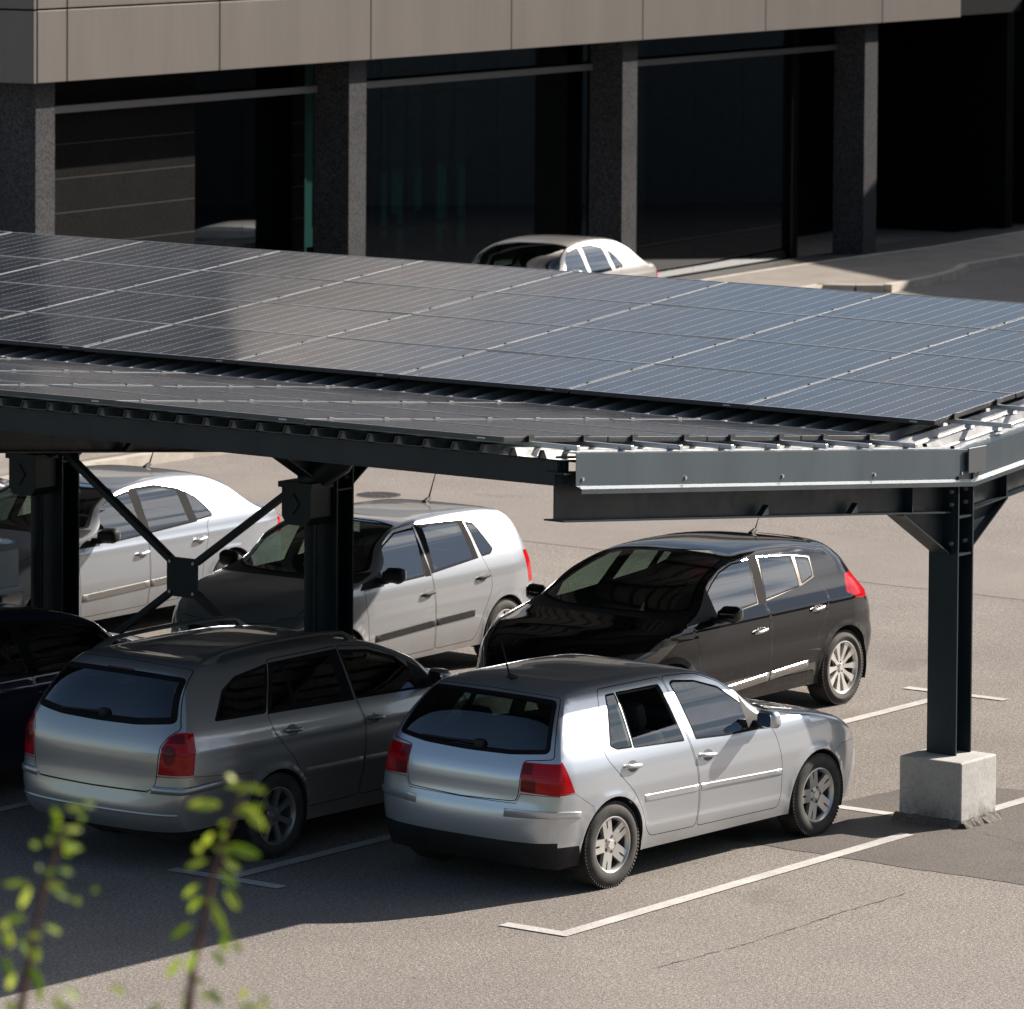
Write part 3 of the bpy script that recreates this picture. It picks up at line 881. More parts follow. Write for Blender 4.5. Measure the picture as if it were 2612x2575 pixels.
# ---- concrete plinth under the end column
pl = MB()
vs = pl.box((-.262, -.278, .0), (.262, .278, .498), bevel=.014, seg=2)
pl = pl.build('concrete_plinth', CONCRETE)
pl.location = (5.225, .152, 0)
tag(pl, 'pale concrete plinth block under the end column of the carport', 'plinth')
m = MB()
rr = random.Random(3)
for (a, b) in (((4.955, -.14), (4.955, .45)), ((4.94, -.135), (5.49, -.135))):
    a, b = Vector((*a, 0)), Vector((*b, 0))
    n = 14
    d = (b-a).normalized(); nn = Vector((d.y, -d.x, 0))
    if nn.x > 0 or nn.y > 0: nn = -nn
    tp, bt, bk = [], [], []
    for i in range(n+1):
        p = a+(b-a)*i/n
        bk.append(m.bm.verts.new(p+Vector((0, 0, .055+rr.uniform(-.012, .012)))))
        tp.append(m.bm.verts.new(p+nn*(.018+rr.uniform(0, .01))+Vector((0, 0, .048+rr.uniform(-.012, .012)))))
        bt.append(m.bm.verts.new(p+nn*(.06+rr.uniform(-.015, .02))+Vector((0, 0, .001))))
    for i in range(n):
        m.bm.faces.new((bk[i], bk[i+1], tp[i+1], tp[i])); m.bm.faces.new((tp[i], tp[i+1], bt[i+1], bt[i]))
o = m.build('bitumen_fillet', DARK_ASPHALT, pl)
o.matrix_parent_inverse = Matrix.Translation((-5.225, -.152, 0))

# ---- solar panels: each one a thing with glass and frame
PW = 1.752
PITCH_Y = 1.766
ORD = ['first', 'second', 'third', 'fourth', 'fifth', 'sixth', 'seventh', 'eighth', 'ninth']
GLINTM = simple('frame edge glint', (.62, .62, .62), .4, .6)
LABM = simple('label white', (.55, .57, .58), .6)
def make_panel(depth):
    root = empty('photovoltaic_module')
    m = MB(); hx, hy = depth/2-.006, PW/2
    m.box((-hx+.011, -hy+.011, -.006), (hx-.011, hy-.011, 0)); m.build('cell_glass', CELL, root)
    m = MB()
    for s in (-1, 1):
        m.box((s*(hx-.0055)-.0055, -hy, -.034), (s*(hx-.0055)+.0055, hy, .0015))
        m.box((-hx+.0115, s*(hy-.0055)-.0055, -.034), (hx-.0115, s*(hy-.0055)+.0055, .0015))
    for s in (-1, 1):
        for z in (-.012, -.024): m.box((-hx+.012, s*(hy+.0008)-.0008, z-.0015), (hx-.012, s*(hy+.0008)+.0008, z+.0015))
    fr = m.build('frame', [PFRAME], root)
    m = MB()
    for s in (-1, 1):
        m.box((s*(hx-.003)-.003, -hy+.001, .0016), (s*(hx-.003)+.003, hy-.001, .0032))
        m.box((-hx+.007, s*(hy-.003)-.003, .0016), (hx-.007, s*(hy-.003)+.003, .0032))
    m.build('frame_glint', GLINTM, fr)  # bright strips put the glint of the frame edges into colour
    m = MB()
    for f in (-.26, .26): m.box((f*2*hx-.03, hy-.004, .002), (f*2*hx+.03, hy+.02, .012), bevel=.003, seg=1)
    m.build('mid_clamp', bpy.data.materials['black clamp'], root)
    m = MB()
    m.box((-hx-.0012, -hy+.16, -.022), (-hx, -hy+.23, -.012)); m.build('rating_label', LABM, fr)
    return root
protos = {-1: make_panel(1.25), 1: make_panel(RW)}
random.seed(21)
for side in (-1, 1):
    first = True
    for r in range(ROWS):
        a, b = row_x(side, r)
        xm = (a+b)/2
        for c in range(9 if side > 0 else 8):
            y0 = (.655 if side > 0 else .585)+c*PITCH_Y
            o = protos[side] if first else copy_tree(protos[side])
            first = False
            o.location = (xm, y0+PW/2, zsheet(xm)+.043+.034+.038+LIFT[side])
            o.rotation_mode = 'XYZ'
            o.rotation_euler = (R(random.uniform(-.22, .22)), math.atan(SL)*(1 if side < 0 else -1)+R(random.uniform(-.14, .14)), 0)
            if side > 0:
                rl = ['lowest row', 'second row up', 'third row up', 'topmost row'][r]
                lab = f'solar panel on far slope, {rl}, {ORD[c]} from the end column'
            else:
                rl = ['eave row', 'second row from eave', 'third row from eave', 'valley row'][r]
                lab = f'solar panel on near slope, {rl}, {ORD[c]} from the end column'
            tag(o, lab, 'solar panel', 'solar panels on the carport roof')
# ------------------------------------------------------------------ cars
def pchip(xs, ys):
    xs = np.array(xs, float); ys = np.array(ys, float)
    h = np.diff(xs); d = np.diff(ys)/h
    m = np.zeros_like(xs)
    for i in range(1, len(xs)-1):
        if d[i-1]*d[i] > 0:
            w1, w2 = 2*h[i]+h[i-1], h[i]+2*h[i-1]
            m[i] = (w1+w2)/(w1/d[i-1]+w2/d[i])
    m[0], m[-1] = d[0], d[-1]
    def f(x):
        x = np.clip(np.asarray(x, float), xs[0], xs[-1])
        i = np.clip(np.searchsorted(xs, x, side='right')-1, 0, len(xs)-2)
        t = (x-xs[i])/h[i]
        return (2*t**3-3*t**2+1)*ys[i]+(t**3-2*t**2+t)*h[i]*m[i]+(-2*t**3+3*t**2)*ys[i+1]+(t**3-t**2)*h[i]*m[i+1]
    return f

def catmull(P):
    P = np.array(P, float)
    n = len(P)
    # chord-length aware tangents keep the profile from overshooting
    seg = np.maximum(np.linalg.norm(np.diff(P[:, :2], axis=0), axis=1), 1e-4)
    tan = np.zeros_like(P)
    for i in range(n):
        if i == 0: tan[i] = (P[1]-P[0])/seg[0]
        elif i == n-1: tan[i] = (P[-1]-P[-2])/seg[-1]
        else:
            a, b = (P[i]-P[i-1])/seg[i-1], (P[i+1]-P[i])/seg[i]
            tan[i] = (a*seg[i]+b*seg[i-1])/(seg[i]+seg[i-1])
    def f(k):
        k = np.clip(np.asarray(k, float), 0, n-1)
        i = np.clip(np.floor(k).astype(int), 0, n-2)
        t = (k-i)[..., None]
        L = seg[i][..., None]
        return (2*t**3-3*t**2+1)*P[i]+(t**3-2*t**2+t)*L*tan[i]+(-2*t**3+3*t**2)*P[i+1]+(t**3-t**2)*L*tan[i+1]
    return f

def area2(p):
    p = np.asarray(p); q = np.roll(p, -1, 0)
    return float(np.sum(p[:, 0]*q[:, 1]-q[:, 0]*p[:, 1]))

def ccw(p):
    p = np.asarray(p, float)
    return p if area2(p) > 0 else p[::-1]

def fillet(pts, r, n=5):
    pts = np.asarray(pts, float)
    m = len(pts)
    rs = r if isinstance(r, (list, tuple)) else [r]*m
    out = []
    for i in range(m):
        p, a, b = pts[i], pts[i-1], pts[(i+1) % m]
        la, lb = np.linalg.norm(a-p), np.linalg.norm(b-p)
        d = min(rs[i], 0.45*la, 0.45*lb)
        if d < 1e-4: out.append(p); continue
        s, e = p+(a-p)/la*d, p+(b-p)/lb*d
        for k in range(n+1):
            t = k/n
            out.append((1-t)**2*s+2*t*(1-t)*p+t*t*e)
    return np.array(out)

def offset(poly, d):
    """grow (d>0) a polygon"""
    p = ccw(poly)
    keep = [0]
    for i in range(1, len(p)):
        if np.linalg.norm(p[i]-p[keep[-1]]) > 1e-5: keep.append(i)
    p = p[keep]
    e = np.roll(p, -1, 0)-p
    L = np.linalg.norm(e, axis=1, keepdims=True); L[L < 1e-9] = 1e-9
    nrm = np.stack([e[:, 1], -e[:, 0]], 1)/L
    pn = np.roll(nrm, 1, 0)
    b = nrm+pn
    den = 1+np.sum(nrm*pn, 1, keepdims=True)
    b = b/np.maximum(den, 0.45)
    return p+b*d

def densify(p, h=0.05, closed=True):
    p = np.asarray(p, float)
    out = []
    n = len(p)
    for i in range(n if closed else n-1):
        a, b = p[i], p[(i+1) % n]
        k = max(1, int(math.ceil(np.linalg.norm(b-a)/h)))
        for j in range(k): out.append(a+(b-a)*j/k)
    if not closed: out.append(p[-1])
    return np.array(out)

def inside(poly, P):
    x, y = P[:, 0], P[:, 1]
    r = np.zeros(len(P), bool)
    n = len(poly)
    j = n-1
    for i in range(n):
        xi, yi = poly[i]; xj, yj = poly[j]
        if yi != yj:
            c = ((yi > y) != (yj > y)) & (x < (xj-xi)*(y-yi)/(yj-yi)+xi)
            r ^= c
        j = i
    return r

def band(line, wd):
    """thin closed band round an open polyline"""
    p = densify(line, 0.05, False)
    d = np.gradient(p, axis=0)
    d /= np.linalg.norm(d, axis=1, keepdims=True)
    n = np.stack([-d[:, 1], d[:, 0]], 1)
    return np.concatenate([p+n*wd/2, (p-n*wd/2)[::-1]])

def cdt(points, polys):
    """triangulate points with the polygons' outlines as constraints"""
    vs = [Vector((float(a), float(b))) for a, b in points]
    es = []
    for p, closed in polys:
        b = len(vs)
        vs += [Vector((float(a), float(c))) for a, c in p]
        n = len(p)
        es += [(b+i, b+(i+1) % n) for i in range(n if closed else n-1)]
    r = geometry.delaunay_2d_cdt(vs, es, [], 0, 1e-5, False)
    V = np.array([(v.x, v.y) for v in r[0]])
    F = np.array([f for f in r[2] if len(f) == 3], int)
    a, b, c = V[F[:, 0]], V[F[:, 1]], V[F[:, 2]]
    ar = (b[:, 0]-a[:, 0])*(c[:, 1]-a[:, 1])-(b[:, 1]-a[:, 1])*(c[:, 0]-a[:, 0])
    return V, F[np.abs(ar) > 1e-9]

class Shell:
    """a car body given by a centre line, an edge line and a half-width law"""
    TM = 0.982
    def __init__(s, spec):
        s.sp = spec
        K = spec['knots']
        s.N = len(K)-1
        s.f = catmull([k[:4] for k in K])
        s.nexp = pchip(range(len(K)), [k[4] if len(k) > 4 else 3.0 for k in K])
        s.wz = pchip(*zip(*spec['width']))
        s.px = pchip(*zip(*spec['plan']))
        kk = np.linspace(0, s.N, 60*s.N+1)
        c = s.f(kk)
        mid = 0.5*(c[:, :2]+c[:, 2:])
        s.kk = kk
        s.uu = np.concatenate([[0], np.cumsum(np.linalg.norm(np.diff(mid, axis=0), axis=1))])
    def w(s, x, z):
        x = np.asarray(x, float); z = np.asarray(z, float)
        v = s.wz(z)-s.px(x)
        for ax in (0.0, s.sp['wb']):
            r = np.hypot(x-ax, z-s.sp['tr'])
            v = v+s.sp.get('flare', 0.012)*np.exp(-((r-s.sp['arch'])/0.035)**2)
        for (z0, amp, sg) in s.sp.get('creases', []):
            v = v+amp*np.exp(-((z-z0)/sg)**2)
        return v
    def k2u(s, k): return np.interp(k, s.kk, s.uu)
    def u2k(s, u): return np.interp(u, s.uu, s.kk)
    def T(s, k, q):
        k = np.asarray(k, float); q = np.asarray(q, float)
        c = s.f(k)
        ye = s.w(c[..., 2], c[..., 3])
        n = s.nexp(k)
        t = np.clip(np.abs(q), 0, 1)*s.TM
        b = (1-(1-t**n)**(1/n))/(1-(1-s.TM**n)**(1/n))
        x = c[..., 0]+(c[..., 2]-c[..., 0])*b
        z = c[..., 1]+(c[..., 3]-c[..., 1])*b
        return np.stack([x, q*ye, z], -1)
    def side(s, P, sg):
        y = s.w(P[:, 0], P[:, 1])
        return np.stack([P[:, 0], sg*y, P[:, 1]], -1)
    def side_n(s, P, sg):
        e = 1e-3
        gx = (s.w(P[:, 0]+e, P[:, 1])-s.w(P[:, 0]-e, P[:, 1]))/(2*e)
        gz = (s.w(P[:, 0], P[:, 1]+e)-s.w(P[:, 0], P[:, 1]-e))/(2*e)
        n = np.stack([-gx, np.full(len(P), sg*1.0), -gz], -1)
        n[:, 1] = sg
        return n/np.linalg.norm(n, axis=1, keepdims=True)
    def strip_n(s, k, q):
        e = 2e-3
        q0, q1 = np.clip(q-e*2, -1, 1), np.clip(q+e*2, -1, 1)
        dk = s.T(np.clip(k+.02, 0, s.N), q)-s.T(np.clip(k-.02, 0, s.N), q)
        dq = s.T(k, q1)-s.T(k, q0)
        n = np.cross(dq, dk)
        return n/np.maximum(np.linalg.norm(n, axis=1, keepdims=True), 1e-9)

PARTCOUNT = {}
def make_car(spec):
    """returns the root Empty with all parts; x forward from the rear axle, y left, z up"""
    sh = Shell(spec)
    wb, tr, arch = spec['wb'], spec['tr'], spec['arch']
    rec = {}        # (part, material) faces gathered as lists of points, normals, triangles

    def add(part, mat, V, Nn, F):
        rec.setdefault(part, []).append((mat, V, Nn, F))

    # ---- the strip: bumper, bonnet, windscreen, roof, tailgate
    QS = 0.8
    ub = np.unique(np.concatenate([np.arange(0, sh.uu[-1], 0.05), [sh.uu[-1]]]))
    kb = sh.u2k(ub)
    qs = np.sin(np.linspace(-1, 1, 27)*math.pi/2)
    qs = np.concatenate([qs[:1], qs[1:-1], qs[-1:]])
    def kq(p): p = np.asarray(p, float); return np.stack([sh.k2u(p[:, 0]), p[:, 1]*QS], 1)
    regs = []
    for name, mat, poly, opt in spec['strip']:
        polys = poly if isinstance(poly, list) and isinstance(poly[0], np.ndarray) else [np.asarray(poly, float)]
        for p in polys:
            pu = kq(p)
            if opt.get('fil'): pu = fillet(pu, opt['fil'])
            if opt.get('frame'):
                regs.append((name, mat, offset(pu, -opt['frame'])))
                regs.append((opt.get('fpart', 'body'), opt.get('fmat', 'rubber'), pu))
                if opt.get('fgap'): regs.append(('body', 'gap', offset(pu, opt['fgap'])))
            else:
                if opt.get('gap'):
                    regs.append((name, mat, offset(pu, -opt['gap'])))
                    regs.append(('body', 'gap', offset(pu, opt['gap']*0.2)))
                else: regs.append((name, mat, pu))
    for ln, wd in spec.get('strip_lines', []):
        regs.insert(0, ('body', 'gap', band(kq(ln), wd)))
    regs = [(n_, m_, densify(ccw(p), 0.06)) for n_, m_, p in regs]
    G = np.array([(u, q*QS) for u in ub for q in qs])
    rim = [(np.stack([ub, np.full(len(ub), s_*QS)], 1), False) for s_ in (-1, 1)]
    V, F = cdt(G, rim+[(p, True) for _, _, p in regs])
    ok = (V[:, 1] < QS+1e-6) & (V[:, 1] > -QS-1e-6) & (V[:, 0] > -1e-6) & (V[:, 0] < ub[-1]+1e-6)
    F = F[ok[F].all(1)]
    cen = V[F].mean(1)
    lab = np.full(len(F), -1)
    for i, (_, _, p) in enumerate(regs):
        m = (lab < 0) & inside(p, cen)
        lab[m] = i
    kv, qv = sh.u2k(np.clip(V[:, 0], 0, ub[-1])), np.clip(V[:, 1]/QS, -1, 1)
    P3, N3 = sh.T(kv, qv), sh.strip_n(kv, qv)
    for i in range(-1, len(regs)):
        f = F[lab == i]
        if len(f) == 0: continue
        part, mat = ('body', 'paint') if i < 0 else regs[i][:2]
        if part == 'skip': continue
        add(part, mat, P3, N3, f)

    # ---- the two sides
    cb = sh.f(kb)
    E = cb[:, 2:]
    zb = spec['sill']
    rz = spec.get('rear_z', zb)
    bottom = densify(np.array([E[-1], [-arch*0.97, rz], [0, rz], [arch*0.9, zb], [wb-arch*0.9, zb], E[0]]), 0.05, False)
    outer = np.concatenate([E, bottom[1:-1]])
    for sg in (1, -1):
        regs = []
        for ax in (0.0, wb):
            a = np.linspace(0, 2*math.pi, 41)[:-1]
            rx, rz = arch, arch*spec.get('archz', 1.0)
            regs.append(('skip', '', np.stack([ax+rx*np.cos(a), tr+rz*np.sin(a)], 1)))
        sd = 'L' if sg > 0 else 'R'
        for name, mat, poly, opt in spec['side']:
            if opt.get('only') and opt['only'] != sd: continue
            p = np.asarray(poly, float)
            if opt.get('fil'): p = fillet(p, opt['fil'])
            nm = name
            if opt.get('frame'):
                regs.append((nm, mat, offset(p, -opt['frame'])))
                regs.append((opt.get('fpart', 'body'), opt.get('fmat', 'rubber'), p))
            elif opt.get('gap'):
                regs.append((nm, mat, offset(p, -opt['gap'])))
                regs.append(('body', 'gap', offset(p, opt['gap']*0.2)))
            else: regs.append((nm, mat, p))
        for ln, wd in spec.get('side_lines', []):
            regs.insert(2, ('body', 'gap', band(np.asarray(ln, float), wd)))
        if 'arch_band' in spec:
            bw, bm_ = spec['arch_band']
            for ax in (0.0, wb):
                a = np.linspace(0, 2*math.pi, 41)[:-1]
                regs.append(('wheel_arch_trim' if ax == 0 else 'wheel_arch_trim_b', bm_, np.stack([ax+(arch+bw)*np.cos(a), tr+(arch*spec.get('archz', 1)+bw)*np.sin(a)], 1)))
        regs = [(n_, m_, densify(ccw(p), 0.05)) for n_, m_, p in regs]
        gx, gz = np.meshgrid(np.arange(-1.3, 4.0, 0.05), np.arange(0.1, 1.6, 0.045))
        G = np.stack([gx.ravel(), gz.ravel()], 1)
        G = G[inside(offset(ccw(outer), -0.015), G)]
        V, F = cdt(G, [(outer, True)]+[(p, True) for _, _, p in regs])
        cen = V[F].mean(1)
        F = F[inside(outer, cen)]
        cen = V[F].mean(1)
        lab = np.full(len(F), -1)
        for i, (_, _, p) in enumerate(regs):
            m = (lab < 0) & inside(p, cen)
            lab[m] = i
        P3, N3 = sh.side(V, sg), sh.side_n(V, sg)
        if sg < 0: F = F[:, ::-1]
        # in (x,z) a ccw triangle faces -y; flip for the left side
        F = F[:, ::-1]
        for i in range(-1, len(regs)):
            f = F[lab == i]
            if len(f) == 0: continue
            part, mat = ('body', 'paint') if i < 0 else regs[i][:2]
            if part == 'skip': continue
            add(part if part in ('body', 'bumper_front', 'bumper_rear', 'valance') else part+'|'+sd, mat, P3, N3, f)

    mats = dict(MAT); mats.update(spec['mats'])
    root = empty(spec['name'])
    built = {}

    def mesh_of(key, chunks, name):
        vs, ns, fs, mi, slots = [], [], [], [], []
        for mat, V, Nn, F in chunks:
            u = np.unique(F)
            mp = np.full(len(V), -1); mp[u] = np.arange(len(u))+sum(len(x) for x in vs)
            vs.append(V[u]); ns.append(Nn[u]); fs.append(mp[F])
            if mat not in slots: slots.append(mat)
            mi.append(np.full(len(F), slots.index(mat)))
        V, Nn, F, mi = np.concatenate(vs), np.concatenate(ns), np.concatenate(fs), np.concatenate(mi)
        # merge equal points, averaging their normals where the strip meets a side
        keyr = np.round(V/2e-4).astype(np.int64)
        _, first, inv = np.unique(keyr, axis=0, return_index=True, return_inverse=True)
        inv = inv.ravel()
        Vm = V[first]; Nm = np.zeros_like(Vm); np.add.at(Nm, inv, Nn)
        Nm /= np.maximum(np.linalg.norm(Nm, axis=1, keepdims=True), 1e-9)
        F = inv[F]
        good = (F[:, 0] != F[:, 1]) & (F[:, 1] != F[:, 2]) & (F[:, 0] != F[:, 2])
        F, mi = F[good], mi[good]
        fn = np.cross(Vm[F[:, 1]]-Vm[F[:, 0]], Vm[F[:, 2]]-Vm[F[:, 0]])
        flip = np.sum(fn*Nm[F].mean(1), 1) < 0
        F[flip] = F[flip][:, ::-1]
        me = bpy.data.meshes.new(name)
        me.from_pydata(Vm.tolist(), [], F.tolist())
        for sname in slots: me.materials.append(mats[sname])
        me.polygons.foreach_set('material_index', mi.astype(np.int32))
        me.polygons.foreach_set('use_smooth', np.ones(len(F), bool))
        me.update()
        me.normals_split_custom_set_from_vertices(Nm.tolist())
        return me, Vm, Nm, F

    order = sorted(rec, key=lambda k: (0 if 'window' not in k else 1))
    doors = {}
    lin_v, lin_f = [], []
    for key in order:
        base = key.split('|')[0]
        nm = {'door_front': 'door', 'door_rear': 'door', 'bumper_rear': 'bumper', 'bumper_front': 'bumper', 'window_front': 'window', 'window_rear': 'window',
              'window_quarter': 'window', 'window_vent': 'window', 'tail_light_a': 'tail_light', 'tail_light_b': 'tail_light', 'headlight_a': 'headlight', 'headlight_b': 'headlight', 'wheel_arch_trim_b': 'wheel_arch_trim'}.get(base, base)
        me, Vm, Nm, F = mesh_of(key, rec[key], nm)
        par = root
        sd = key.split('|')[1] if '|' in key else None
        if base in ('window_front',): par = doors.get('door_front|'+sd, root)
        if base in ('window_rear', 'window_vent'): par = doors.get('door_rear|'+sd, root)
        if base == 'rear_window': par = built.get('tailgate', root)
        o = link_mesh(nm, me, par)
        built[key] = o
        if base.startswith('door'): doors[key] = o
        if nm in ('body', 'door', 'tailgate', 'bonnet'):
            lin_v.append((Vm-Nm*0.022, F[:, ::-1]))
    # inner lining, 2 cm inside the skin
    V, F, b = [], [], 0
    for v_, f_ in lin_v:
        V.append(v_); F.append(f_+b); b += len(v_)
    me = bpy.data.meshes.new('inner_lining')
    me.from_pydata(np.concatenate(V).tolist(), [], np.concatenate(F).tolist())
    me.materials.append(MAT['lining'])
    link_mesh('inner_lining', me, root)

    # ---- underbody and wheel housings
    xb0, xb1 = E[-1][0]+0.06, E[0][0]-0.06
    m = MB()
    hw = float(sh.wz(0.3))-0.09
    m.box((xb0, -hw+0.12, zb+0.0), (xb1, hw-0.12, zb+0.12))
    m.box((arch+0.02, -hw, zb-0.01), (wb-arch-0.02, hw, zb+0.10))
    m.build('underbody', MAT['under'], root)
    for ax in (0, wb):
        for sg in (1, -1):
            m = MB()
            yo = sg*(float(sh.w(ax, tr+arch*0.8))-0.02)
            a = [math.pi*(-0.12+1.24*i/24) for i in range(25)]
            r0 = arch-0.004
            vo = [m.bm.verts.new((ax+r0*math.cos(t_), yo, tr+r0*spec.get('archz', 1)*math.sin(t_))) for t_ in a]
            vi = [m.bm.verts.new((ax+r0*math.cos(t_), yo-sg*0.30, tr+r0*spec.get('archz', 1)*math.sin(t_))) for t_ in a]
            for i in range(24): m.bm.faces.new((vo[i], vo[i+1], vi[i+1], vi[i]))
            m.bm.faces.new(vi)
            m.build('wheel_housing', MAT['under'], root)

    # ---- cabin
    if not spec.get('no_cabin'):
        k_ = spec.get('cabin', 1.0)
        def seat(x, y, wdt, z0=0.30):
            m = MB()
            m.box((x-0.26, y-wdt/2, z0), (x+0.26, y+wdt/2, z0+0.20), bevel=0.05)
            mt = Matrix.Translation((x-0.27, y, z0+0.14)) @ Matrix.Rotation(R(-16), 4, 'Y')
            m.box((-0.07, -wdt/2, 0), (0.07, wdt/2, 0.56), mt, bevel=0.05)
            for dy_ in ([0] if wdt < 0.8 else [-wdt*0.3, wdt*0.3]):
                m.box((-0.055, dy_-0.13, 0.57), (0.055, dy_+0.13, 0.78), mt, bevel=0.05)
                m.box((-0.01, dy_-0.05, 0.5), (0.01, dy_+0.05, 0.6), mt)
            return m.build('seat', MAT['interior'], root, 40)
        xs = spec.get('seat_x', (1.30, 0.42))
        seat(xs[0], 0.36, 0.50); seat(xs[0], -0.36, 0.50); seat(xs[1], 0, 1.22)
        xd = spec.get('dash_x', 2.0)
        m = MB()
        m.box((xd-0.22, -0.66, 0.60), (xd+0.20, 0.66, 0.92), bevel=0.07)
        m.box((xd-0.05, -0.62, 0.40), (xd+0.20, 0.62, 0.70))
        m.build('dashboard', MAT['interior'], root, 40)
        m = MB()
        cx_, cz_ = xd-0.36, 0.86
        ring = []
        for i in range(25):
            a_ = 2*math.pi*i/24
            ring.append((cx_-0.18*math.cos(a_)*math.sin(R(25)), 0.36+0.18*math.sin(a_), cz_+0.18*math.cos(a_)*math.cos(R(25))))
        m.tube(ring, 0.014, 8, cap=False)
        m.tube([(cx_, 0.36, cz_), (cx_+0.16, 0.36, cz_-0.08)], 0.05, 8)
        m.bar((cx_, 0.19, cz_), (cx_, 0.53, cz_), 0.03, 0.02)
        m.build('steering_wheel', MAT['interior'], root, 40)
        m = MB()
        m.box((0.0, -0.66, 0.27), (xd+0.3, 0.66, 0.31))
        m.box((spec.get('shelf_x', -0.4)-0.02, -0.6, 0.78), (0.12, 0.6, 0.82))
        m.build('floor_pan', MAT['interior'], root)

    # ---- wheels
    for ax in (0, wb):
        for sg in (1, -1):
            wv_ = WHEELS[spec['wheel']]
            e = copy_tree(wv_, root)
            e.location = (ax, sg*spec['track']/2, tr)
            e.rotation_euler = (0, random.random()*6.28, 0 if sg < 0 else math.pi)
            e.rotation_mode = 'ZYX' if False else 'XYZ'
            if sg > 0:
                e.rotation_euler = (0, 0, math.pi)
            if ax == wb and spec.get('steer'):
                e.rotation_euler = (0, 0, (0 if sg < 0 else math.pi)+R(spec['steer']))

    # ---- door handles
    hm = mats[spec.get('handle_mat', 'paint')]
    for sg in (1, -1):
        sd = 'L' if sg > 0 else 'R'
        for i, (x, z) in enumerate(spec['handles']):
            y = float(sh.w(x, z))
            par = doors.get(('door_rear|' if i == 0 else 'door_front|')+sd, root)
            L = spec.get('handle_len', 0.19)/2
            m = MB()
            pts = []
            for t_ in np.linspace(-1, 1, 9):
                pts.append((x+t_*L, sg*(y+0.030-0.020*abs(t_)**3), z+0.008*t_*(-1)))
            m.tube(pts, [0.011]+[0.0155]*7+[0.011], 8)
            m.build('handle', hm, par, 50)
            m = MB()
            a_ = [2*math.pi*j/20 for j in range(20)]
            ctr = m.bm.verts.new((x, sg*(y+0.001), z))
            rg = [m.bm.verts.new((x+0.062*math.cos(t_), sg*(float(sh.w(x+0.062*math.cos(t_), z+0.042*math.sin(t_)))+0.002), z-0.004+0.042*math.sin(t_))) for t_ in a_]
            for j in range(20): m.bm.faces.new((ctr, rg[j], rg[(j+1) % 20]))
            m.build('handle_recess_shade', mats['recess_shade'], par, 60)  # flat dark disc: the shade of the handle hollow put into its colour

    # ---- rubbing strips
    for (x0, z0, x1, z1, hgt, prj, mat_) in spec.get('rub', []):
        for sg in (1, -1):
            m = MB()
            n_ = 24
            rings = []
            for i in range(n_+1):
                x = x0+(x1-x0)*i/n_; z = z0+(z1-z0)*i/n_
                e_ = 0.35 if i in (0, n_) else 1.0
                y = [float(sh.w(x, z+d_)) for d_ in (-hgt/2, -hgt*0.40, hgt*0.40, hgt/2)]
                o_ = [0.0, prj*e_, prj*e_, 0.0]
                rings.append([m.bm.verts.new((x, sg*(y[j]+o_[j]), z+d_)) for j, d_ in enumerate((-hgt/2, -hgt*0.40, hgt*0.40, hgt/2))])
            for i in range(n_):
                for j in range(3):
                    m.bm.faces.new((rings[i][j], rings[i+1][j], rings[i+1][j+1], rings[i][j+1]))
            m.build('rubbing_strip', mats[mat_], root, 50)

    # ---- mirrors
    mx, mz = spec['mirror']
    for sg in (1, -1):
        sd = 'L' if sg > 0 else 'R'
        par = doors.get('door_front|'+sd, root)
        y = float(sh.w(mx, mz-0.05))
        m = MB()
        vs = m.box((mx-0.055, y+0.045, mz-0.062), (mx+0.075, y+0.235, mz+0.075), bevel=0.045, seg=3)
        for v in vs:
            t_ = (v.co.y-y-0.045)/0.19
            v.co.x += -0.035*t_
            if v.co.x < mx-0.03: v.co.z = mz+0.006+(v.co.z-mz)*0.97
            if v.co.x > mx+0.02:
                v.co.z = mz+(v.co.z-mz)*0.72
            v.co.y *= sg
        vs = m.box((mx-0.02, y-0.03, mz-0.07), (mx+0.06, y+0.09, mz-0.02), bevel=0.012, mi=1)
        for v in vs: v.co.y *= sg
        mo = m.build('mirror', [mats[spec.get('mirror_mat', 'paint')], mats['plastic']], par, 50)
        m = MB()
        xg = mx-0.058-0.0175
        pts = fillet(np.array([(y+0.07, mz-0.04), (y+0.215, mz-0.04), (y+0.215, mz+0.058), (y+0.07, mz+0.058)]), 0.03)
        m.prism([(xg+0.004-0.035*((p[0]-y-0.14)/0.19), sg*p[0], p[1]) for p in pts], (-0.006, 0, 0))
        m.build('mirror_glass', MAT['mirror'], mo)
    for fn in spec.get('extras', []): fn(root, sh, mats, built, doors)
    return root

def antenna(kx, z0, length, lean, rad=0.006):
    def f(root, sh, mats, built, doors):
        k = kx
        p = sh.T(np.array([k]), np.array([0.0]))[0]
        m = MB()
        m.tube([(p[0]+0.05, 0, p[2]-0.004), (p[0], 0, p[2]+0.026), (p[0]-0.035, 0, p[2]+0.03)], [0.03, 0.02, 0.012], 10)
        b = Vector((p[0]-0.01, 0, p[2]+0.02))
        d = Vector((-math.sin(lean), 0, math.cos(lean)))
        m.tube([b, b+d*length*0.35, b+d*length], [rad*1.5, rad, rad*0.55], 8)
        m.build('antenna', MAT['plastic'], root, 50)
    return f

